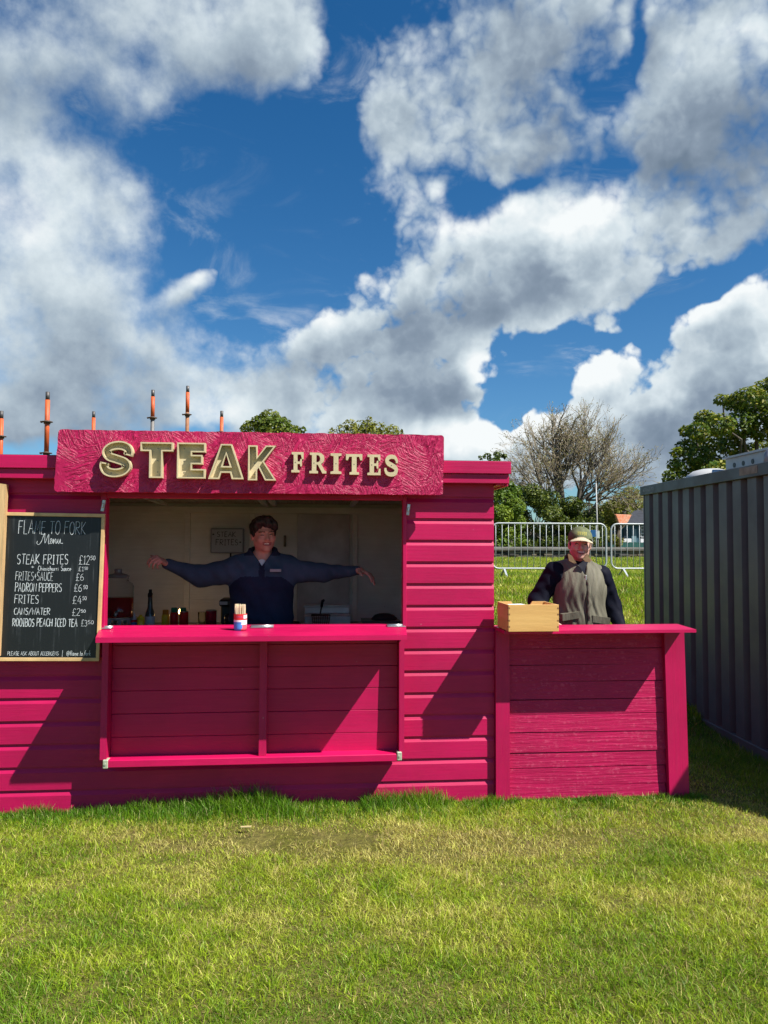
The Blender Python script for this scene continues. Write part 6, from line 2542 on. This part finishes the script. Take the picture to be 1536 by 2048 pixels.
def limb(mb, a, b_, r0, r1, seed, wob=.06, n=5, sides=7):
    rng = random.Random(seed)
    a, b_ = Vector(a), Vector(b_)
    L = (b_ - a).length
    pts = [a.lerp(b_, i / n) + Vector((rng.uniform(-1, 1), rng.uniform(-1, 1), rng.uniform(-.5, .5))) * L * wob * (0 if i in (0,) else 1) for i in range(n + 1)]
    mb.tube(pts, [r0 + (r1 - r0) * i / n for i in range(n + 1)], sides, cap=False)
    return pts


def leafy_tree(name, label, base, h_trunk, r_trunk, blobs, n, size, colb, cola, tip=None, seed=0, group=None):
    o = thing(name, label, 'tree', base, group)
    mb = MB()
    top = Vector(base) + Vector((0, 0, h_trunk))
    limb(mb, Vector(base) - Vector((0, 0, .3)), top, r_trunk * 1.25, r_trunk * .75, seed, .02, 6, 9)
    rng = random.Random(seed)
    for i in rng.sample(range(len(blobs)), min(len(blobs), 16)):
        q = Vector(blobs[i][:3])
        s = Vector(base).lerp(top, rng.uniform(.7, 1))
        limb(mb, s, q, r_trunk * .38, r_trunk * .06, seed + i, .06, 5, 6)
    mb.build('trunk', BARK, o, recalc=False)
    P, nr, c = clump_crown(blobs, n, size, colb, cola, tip, seed=seed)
    leaves('crown', P, nr, np.full(len(P), size), c, o)
    return o


# big sycamore at the right, beyond the container
def px_blobs(lst, Y, yj, seed, k=1.0):
    """clumps given by where and how large they show, spread in depth about the plane Y"""
    rng = random.Random(seed)
    out = []
    for (x_, y_, r_) in lst:
        Yb = Y + rng.uniform(-yj, yj)
        q = at(x_, y_, Yb)
        out.append((q.x, q.y, q.z, r_ * k * (Yb + 4.85) / FPX))
    return out


syc = [(1500, 800, 40), (1540, 790, 48), (1470, 805, 26), (1445, 800, 18), (1410, 838, 26), (1440, 850, 34), (1395, 862, 26), (1372, 862, 16), (1480, 850, 40), (1530, 850, 48), (1420, 880, 36), (1465, 890, 34),
       (1375, 895, 26), (1400, 915, 34), (1355, 905, 16), (1350, 930, 18), (1375, 935, 28), (1420, 930, 34), (1345, 955, 24), (1470, 930, 34), (1520, 910, 40), (1580, 830, 60), (1620, 790, 60), (1600, 890, 70), (1560, 770, 36),
       (1450, 960, 60), (1530, 960, 60), (1620, 960, 70), (1680, 840, 60), (1700, 930, 70), (1390, 980, 40)]
bl_ = px_blobs(syc, 25, 2.2, 3, .92)
qb = at(1540, 1092, 25)
leafy_tree('sycamore_tree', 'large broad dark green sycamore rising behind the container at the right', (qb.x, 25, float(gz(qb.x, 25))), 2.6, .38, bl_, 36000, .165, (.060, .118, .012), (.205, .240, .024), (.34, .32, .05), seed=5)

# two tree tops above the sign
t1 = [(540, 836, 22), (520, 845, 18), (565, 848, 18), (500, 852, 14), (545, 858, 34), (490, 858, 10), (585, 862, 16), (605, 860, 8), (530, 880, 40), (570, 885, 40), (545, 930, 60)]
q = at(545, 1092, 30)
leafy_tree('round_topped_tree', 'bright green tree top showing above the sign between the letters A and K', (q.x, 30, 1.1), 3.4, .2, px_blobs(t1, 30, 1, 4), 8000, .16, (.085, .135, .014), (.22, .24, .03), seed=7)
t2 = [(700, 850, 14), (685, 858, 14), (735, 852, 16), (720, 856, 20), (755, 860, 22), (785, 862, 16), (738, 838, 7), (800, 866, 8), (664, 862, 8), (730, 885, 46), (770, 890, 40), (690, 890, 34), (735, 940, 66)]
q = at(735, 1092, 31)
leafy_tree('sparse_topped_tree', 'yellow-green tree top above the word FRITES', (q.x, 31, 1.1), 3.4, .2, px_blobs(t2, 31, 1, 5), 6500, .155, (.12, .15, .02), (.28, .27, .04), seed=8)

# evergreen screen behind the wall
hd = [(1005, 975, 22), (1022, 985, 20), (1008, 1000, 24), (1028, 1015, 22), (1000, 1030, 24), (1025, 1045, 24), (1005, 1065, 24), (1028, 1080, 22), (1000, 1090, 22), (985, 985, 24), (980, 1030, 30), (985, 1080, 30)]
q = at(1015, 1092, 27)
leafy_tree('ivy_clad_tree', 'bright green ivy-covered tree beside the right corner of the kiosk', (q.x, 27, 1.1), 2.4, .16, px_blobs(hd, 27, .7, 6, 1.12), 11000, .13, (.055, .12, .012), (.20, .27, .022), seed=9)
for i, (cxp, w, top, lab) in enumerate(((1068, 44, 965, 'dark leafy shrub behind the wall just left of the bare tree'), (1120, 40, 990, 'dark leafy shrub behind the wall under the bare tree'), (1168, 34, 1020, 'low dark shrub behind the wall right of the bare tree trunk'))):
    rng = random.Random(40 + i)
    bl_ = [(cxp + rng.uniform(-w, w) * .9, top + 12 + (1095 - top - 12) * rng.random() ** .8, rng.uniform(12, 22)) for _ in range(24)]
    q = at(cxp, 1092, 31 + i)
    leafy_tree('leafy_shrub', lab, (q.x, 31 + i, 1.1), 1.2, .09, px_blobs(bl_, 31 + i, .8, 50 + i, 1.1), 9000, .13, (.040, .072, .012), (.10, .14, .02), (.22, .25, .04), seed=60 + i, group='dark shrubs behind the stone wall')
bl_ = [(1262, 985, 16), (1280, 990, 14), (1245, 1000, 20), (1270, 1005, 20), (1225, 1015, 20), (1250, 1022, 16), (1215, 1035, 18), (1205, 1060, 16), (1225, 1052, 12), (1235, 1085, 12), (1222, 1075, 12)]
q = at(1235, 1092, 37)
leafy_tree('yellow_green_tree', 'light yellow-green tree in front of the slate-roofed house', (q.x, 37, 1.1), 1.6, .09, px_blobs(bl_, 37, .7, 8, 1.05), 4600, .14, (.12, .15, .022), (.27, .28, .05), seed=12)
for i, (x0_, x1_, top, lab, ca_, cb_) in enumerate(((1022, 1125, 985, 'dark green thicket filling the gap behind the bare tree', (.030, .055, .012), (.075, .105, .02)), (1130, 1210, 1005, 'olive thicket behind the right limbs of the bare tree', (.07, .075, .025), (.14, .135, .045)), (1203, 1236, 1000, 'brownish thicket in front of the slate-roofed house', (.085, .075, .03), (.17, .15, .055)))):
    rng = random.Random(140 + i)
    bl_ = [(rng.uniform(x0_, x1_), top + 10 + (1095 - top) * rng.random() ** .9, rng.uniform(12, 22)) for _ in range(26)]
    q = at((x0_ + x1_) / 2, 1092, 39)
    leafy_tree('thicket', lab, (q.x, 39, 1.1), 1.2, .09, px_blobs(bl_, 39, .7, 150 + i), 9500 if i < 2 else 4000, .14, ca_, cb_, seed=160 + i, group='thickets beyond the stone wall')
bl_ = [(975, 912, 8), (995, 908, 9), (962, 915, 5), (1008, 912, 6), (990, 925, 14), (1000, 945, 18)]
q = at(992, 1092, 29)
leafy_tree('thin_sapling', 'thin leafy shoots showing above the right eave of the kiosk', (q.x, 29, 1.1), 3.2, .06, px_blobs(bl_, 29, .4, 9), 420, .20, (.05, .085, .012), (.10, .13, .02), seed=13)

# the nearly bare tree: branching limbs down to fine twigs, a few opening buds
bt_ = thing('bare_tree', 'nearly bare many-branched tree with fine twigs behind the man in the cap', 'tree', (at(1133, 1092, 33).x, 33, 1.1))
segs = []                              # (points, r0, r1, level)
rb_ = random.Random(17)


def grow(p, d, L, r, lvl):
    n = 3 if lvl < 3 else 2
    a = p
    pts = [a]
    for i in range(n):
        d = (d + Vector((rb_.gauss(0, .15), rb_.gauss(0, .15), rb_.gauss(.02, .10)))).normalized()
        b = a + d * (L / n)
        pts.append(b)
        a = b
    segs.append((pts, r, r * .66, lvl))
    if lvl >= 5:
        return
    k = 4 if lvl < 3 else 3
    for j in range(k):
        t = 1.0 if j == 0 else rb_.uniform(.30, .98)
        q = pts[-1]
        if t < 1:
            f_ = t * n
            i0 = min(int(f_), n - 1)
            q = pts[i0].lerp(pts[i0 + 1], f_ - i0)
        sp = rb_.uniform(.35, .95) * (.45 if j == 0 else 1)
        side = Matrix.Rotation(rb_.uniform(0, 2 * PI), 3, d) @ d.orthogonal().normalized()
        nd = (d * math.cos(sp) + side * math.sin(sp) + Vector((0, 0, .07))).normalized()
        grow(q, nd, L * (rb_.uniform(.60, .84) if lvl < 4 else rb_.uniform(.45, .75)), r * (.66 if j == 0 else rb_.uniform(.40, .56)), lvl + 1)


# main stems, each given by where it starts, where it forks and how thick it is
STEMS = [((1133, 1094), (1120, 960), 0, .20), ((1144, 1094), (1160, 975), -.5, .15), ((1128, 1094), (1083, 1005), -.9, .09), ((1150, 1094), (1196, 1000), .8, .09), ((1136, 1060), (1105, 930), .6, .10), ((1150, 1040), (1178, 935), -.3, .09)]
for (pa_, pb_, dy_, r) in STEMS:
    a = at(*pa_, 33)
    b = at(*pb_, 33 + dy_)
    d = (b - a).normalized()
    L = (b - a).length
    segs.append(([a - Vector((0, 0, .5)), a, a.lerp(b, .5) + Vector((rb_.uniform(-.08, .08), 0, 0)), b], r, r * .70, 0))
    for j in range(5):
        sp = rb_.uniform(.25, .95) * (.4 if j == 0 else 1)
        side = Matrix.Rotation(j * 2 * PI / 5 + rb_.uniform(-.5, .5), 3, d) @ d.orthogonal().normalized()
        nd = (d * math.cos(sp) + side * math.sin(sp) + Vector((0, 0, .10))).normalized()
        grow(b if j < 2 else a.lerp(b, rb_.uniform(.5, .95)), nd, rb_.uniform(1.15, 1.65), r * (.68 if j == 0 else .46), 1)
q0 = at(1172, 1000, 33)
for (tx_, ty_) in ((1255, 960), (1250, 1000), (1240, 930)):
    grow(q0, (at(tx_, ty_, 32.6) - q0).normalized(), 1.25, .06, 1)
q0 = at(1100, 1000, 33)
for (tx_, ty_) in ((1040, 935), (1050, 980), (1065, 900)):
    grow(q0, (at(tx_, ty_, 32.6) - q0).normalized(), 1.15, .055, 1)
m = MB()
mt_ = MB()
tips = []
for pts, r0, r1, lvl in segs:
    k = len(pts) - 1
    r0, r1 = max(r0, .0080), max(r1, .0060)
    (m if lvl < 4 else mt_).tube(pts, [r0 + (r1 - r0) * i / k for i in range(k + 1)], 7 if lvl < 2 else 5 if lvl < 4 else 3, cap=False)
    if lvl >= 4:
        tips.append(pts[-1])
m.build('trunk', BARKG, bt_, recalc=False)
mt_.build('twigs', material('twig_brown', (.30, .245, .165), .9), bt_, recalc=False)
T = np.array([tuple(q) for q in tips])
sel = RT.choice(len(T), min(len(T), 5200), replace=False)
P = T[sel] + RT.normal(0, .05, (len(sel), 3))
nr = RT.normal(size=P.shape)
nr /= np.linalg.norm(nr, axis=1)[:, None]
tt = RT.random((len(P), 1))
leaves('buds', P, nr, np.full(len(P), .085), np.array([.34, .28, .14]) * (1 - tt) + np.array([.22, .24, .06]) * tt, bt_)

# distant tree belt that closes the horizon
far = []
rng = random.Random(90)
P, N_, C_ = [], [], []
for i in range(46):
    a = rng.uniform(-1.15, 1.15)
    R_ = rng.uniform(75, 130)
    x_, y_ = math.sin(a) * R_, math.cos(a) * R_ - 4
    hh = rng.uniform(2.2, 3.6)
    bb = crown_blobs((x_, y_, 1.0 + hh * .5), (rng.uniform(3, 6), 2.5, hh * .5), 12, 1.2, 100 + i)
    p_, n_, c_ = clump_crown(bb, 700, .5, (.03, .055, .014), (.075, .095, .022), seed=200 + i)
    P.append(p_)
    N_.append(n_)
    C_.append(c_)
P, N_, C_ = np.concatenate(P), np.concatenate(N_), np.concatenate(C_)
fb = leaves('distant_trees', P, N_, np.full(len(P), .75), C_, None)
tag(fb, 'low belt of distant trees round the field', kind='stuff')

# ------------------------------------------------------------------ house, pole, sign and canopy beyond the wall
HY = 44.0
h0, h1 = at(1240, 1095, HY), at(1345, 1095, HY)
gzh = 1.05
house = thing('house', 'teal painted house with a dark slate roof and white window behind the container', 'house', ((h0.x + h1.x) / 2, HY, gzh))
zE = at(1290, 1044, HY).z
zR = at(1300, 1008, HY + 3).z
TEAL = material('teal_render', (.035, .105, .145), .7, var=.3, vscale=2)
b = MB()
b.box((h0.x, HY, gzh - .4), (h1.x + 3, HY + 6, zE))
b.build('wall', TEAL, house)
b = MB()
X0, X1 = h0.x + .05, h1.x + 3.5
b.hexa([(X0 - .3, HY - .45, zE - .1), (X1, HY - .45, zE - .1), (X1, HY + 6.4, zE - .1), (X0 - .3, HY + 6.4, zE - .1),
        (X0 + .9, HY + 2.9, zR), (X1, HY + 2.9, zR), (X1, HY + 3.1, zR), (X0 + .9, HY + 3.1, zR)])
b.build('roof', material('slate', (.040, .042, .048), .6, var=.5, vscale=3, stretch=(1, 1, 6), bump=.6, bscale=4), house)
wx0, wx1 = at(1281, 1080, HY).x, at(1306, 1080, HY).x
wz0, wz1 = at(1290, 1074, HY).z, at(1290, 1053, HY).z
wn = MB()
wn.box((wx0, HY - .06, wz0), (wx1, HY - .002, wz1))
win = wn.build('window', material('window_dark', (.06, .08, .09), .1, spec=.8), house)
b = MB()
ww = .045
for k in range(4):
    x_ = wx0 + (wx1 - wx0) * k / 3
    b.box((x_ - ww / 2, HY - .075, wz0), (x_ + ww / 2, HY - .061, wz1))
for k in range(4):
    z_ = wz0 + (wz1 - wz0) * k / 3
    b.box((wx0, HY - .0905, z_ - ww / 2), (wx1, HY - .0755, z_ + ww / 2))
b.build('frame', material('white_gloss', (.68, .69, .70), .4), win)
for i, (pa_, pb_) in enumerate(((1247, 1256), (1263, 1272))):
    b = MB()
    b.box((at(pa_, 1080, HY).x, HY - .06, gzh), (at(pb_, 1080, HY).x, HY - .002, at(1250, 1058, HY).z))
    b.build('door_panel', material('pale_teal', (.17, .27, .31), .5) if i else material('dark_door', (.015, .03, .05), .5), house)
# green board fence in front of the house
fn_ = thing('garden_fence', 'low green board fence in front of the teal house', 'fence', (at(1250, 1092, 38).x, 38, 1.05))
b = MB()
for k in range(34):
    x_ = at(1216, 1092, 38).x + k * .14
    b.box((x_, 38, 1.0), (x_ + .13, 38.03, at(1250, 1084.5, 38).z + .01 * math.sin(k * 3)))
b.build('boards', material('fence_green', (.02, .10, .09), .6, var=.3, vscale=3), fn_)
b = MB()
b.box((at(1216, 1092, 38).x, 38.031, 1.4), (at(1216, 1092, 38).x + 4.76, 38.07, 1.48))
b.build('rail', material('fence_rail', (.02, .07, .065), .6), fn_)
# white garden chairs by the fence
for (xx, lab) in ((1258, 'white garden chair by the teal house, left one'), (1292, 'white garden chair beside the edge of the container')):
    q = at(xx, 1088, 40)
    o = thing('garden_chair', lab, 'chair', (q.x, 40, 1.05), 'white garden chairs by the house')
    wpl = bpy.data.materials.get('white_gloss')
    for nm, a_, c_ in (('seat', (-.25, -.25, .42), (.25, .25, .46)), ('backrest', (-.25, .21, .4605), (.25, .25, .92))):
        m = MB()
        m.box((q.x + a_[0], 40 + a_[1], 1.05 + a_[2]), (q.x + c_[0], 40 + c_[1], 1.05 + c_[2]), bev=.01)
        m.build(nm, wpl, o)
    for sx in (-1, 1):
        for sy in (-1, 1):
            m = MB()
            m.box((q.x + sx * .22 - .02, 40 + sy * .22 - .02, 1.0), (q.x + sx * .22 + .02, 40 + sy * .22 + .02, 1.4695))
            m.build('leg', wpl, o)
# slim grey lamp post with a blue sign plate on it
lp_ = at(1192, 965, 30)
post = thing('lamp_post', 'slim pale grey post standing in front of the bare tree', 'post', (lp_.x, 30, 1.1))
m = MB()
m.tube([(lp_.x + .06, 30, 1.0), (lp_.x, 30, lp_.z)], [.045, .028], 10)
m.build('shaft', material('post_grey', (.42, .42, .41), .5), post)
m = MB()
m.lathe((lp_.x, 30, lp_.z - .02), [(.034, 0), (.034, .05), (.012, .07)], 10)
m.build('cap', material('post_cap', (.35, .35, .35), .5), post)
s0, s1 = at(1181, 1060, 29.5), at(1199, 1074, 29.5)
sgn = thing('notice_board', 'small blue and white notice board beside the slim grey post', 'notice board', ((s0.x + s1.x) / 2, 29.5, 1.1))
m = MB()
m.box((s0.x, 29.48, s1.z), (s0.x + (s1.x - s0.x) * .68, 29.52, s0.z), bev=.005)
m.build('blue_plate', material('sign_blue', (.02, .10, .24), .4), sgn)
m = MB()
m.box((s0.x + (s1.x - s0.x) * .70, 29.48, s1.z - .06), (s1.x, 29.52, s0.z - .05), bev=.005)
m.build('white_plate', material('sign_white', (.50, .55, .50), .4), sgn)
m = MB()
m.tube([(s0.x + .1, 29.55, 1.0), (s0.x + .1, 29.55, s0.z)], .03, 8)
m.tube([(s1.x - .06, 29.55, 1.0), (s1.x - .06, 29.55, s0.z)], .03, 8)
m.build('legs', material('sign_post', (.2, .2, .2), .5), sgn)
# orange mottled canopy in front of the slate roof
c = [at(*q, 35.5) for q in ((1232, 1029), (1263, 1030), (1256, 1044), (1250, 1049), (1240, 1049))]
cn = thing('canopy', 'orange-red mottled canopy in front of the dark slate roof', 'canopy', (c[3].x, 35.9, 1.05))
m = MB()
vs = [tuple(q) for q in c] + [(q.x * .97 + c[3].x * .03 + .01, 35.8, q.z + .03) for q in c]
m.add(vs, [(0, 1, 2, 3, 4), (9, 8, 7, 6, 5)] + [(i, (i + 1) % 5, (i + 1) % 5 + 5, i + 5) for i in range(5)])
m.build('cloth', material('orange_cloth', (.85, .20, .07), .7, var=.5, vscale=9, var_color=(.80, .50, .36)), cn)
m = MB()
m.tube([((c[3].x + c[4].x) / 2, 35.9, 1.0), ((c[3].x + c[4].x) / 2, 35.9, c[3].z + .05)], .04, 8)
m.build('pole', material('canopy_pole', (.2, .15, .1), .6), cn)
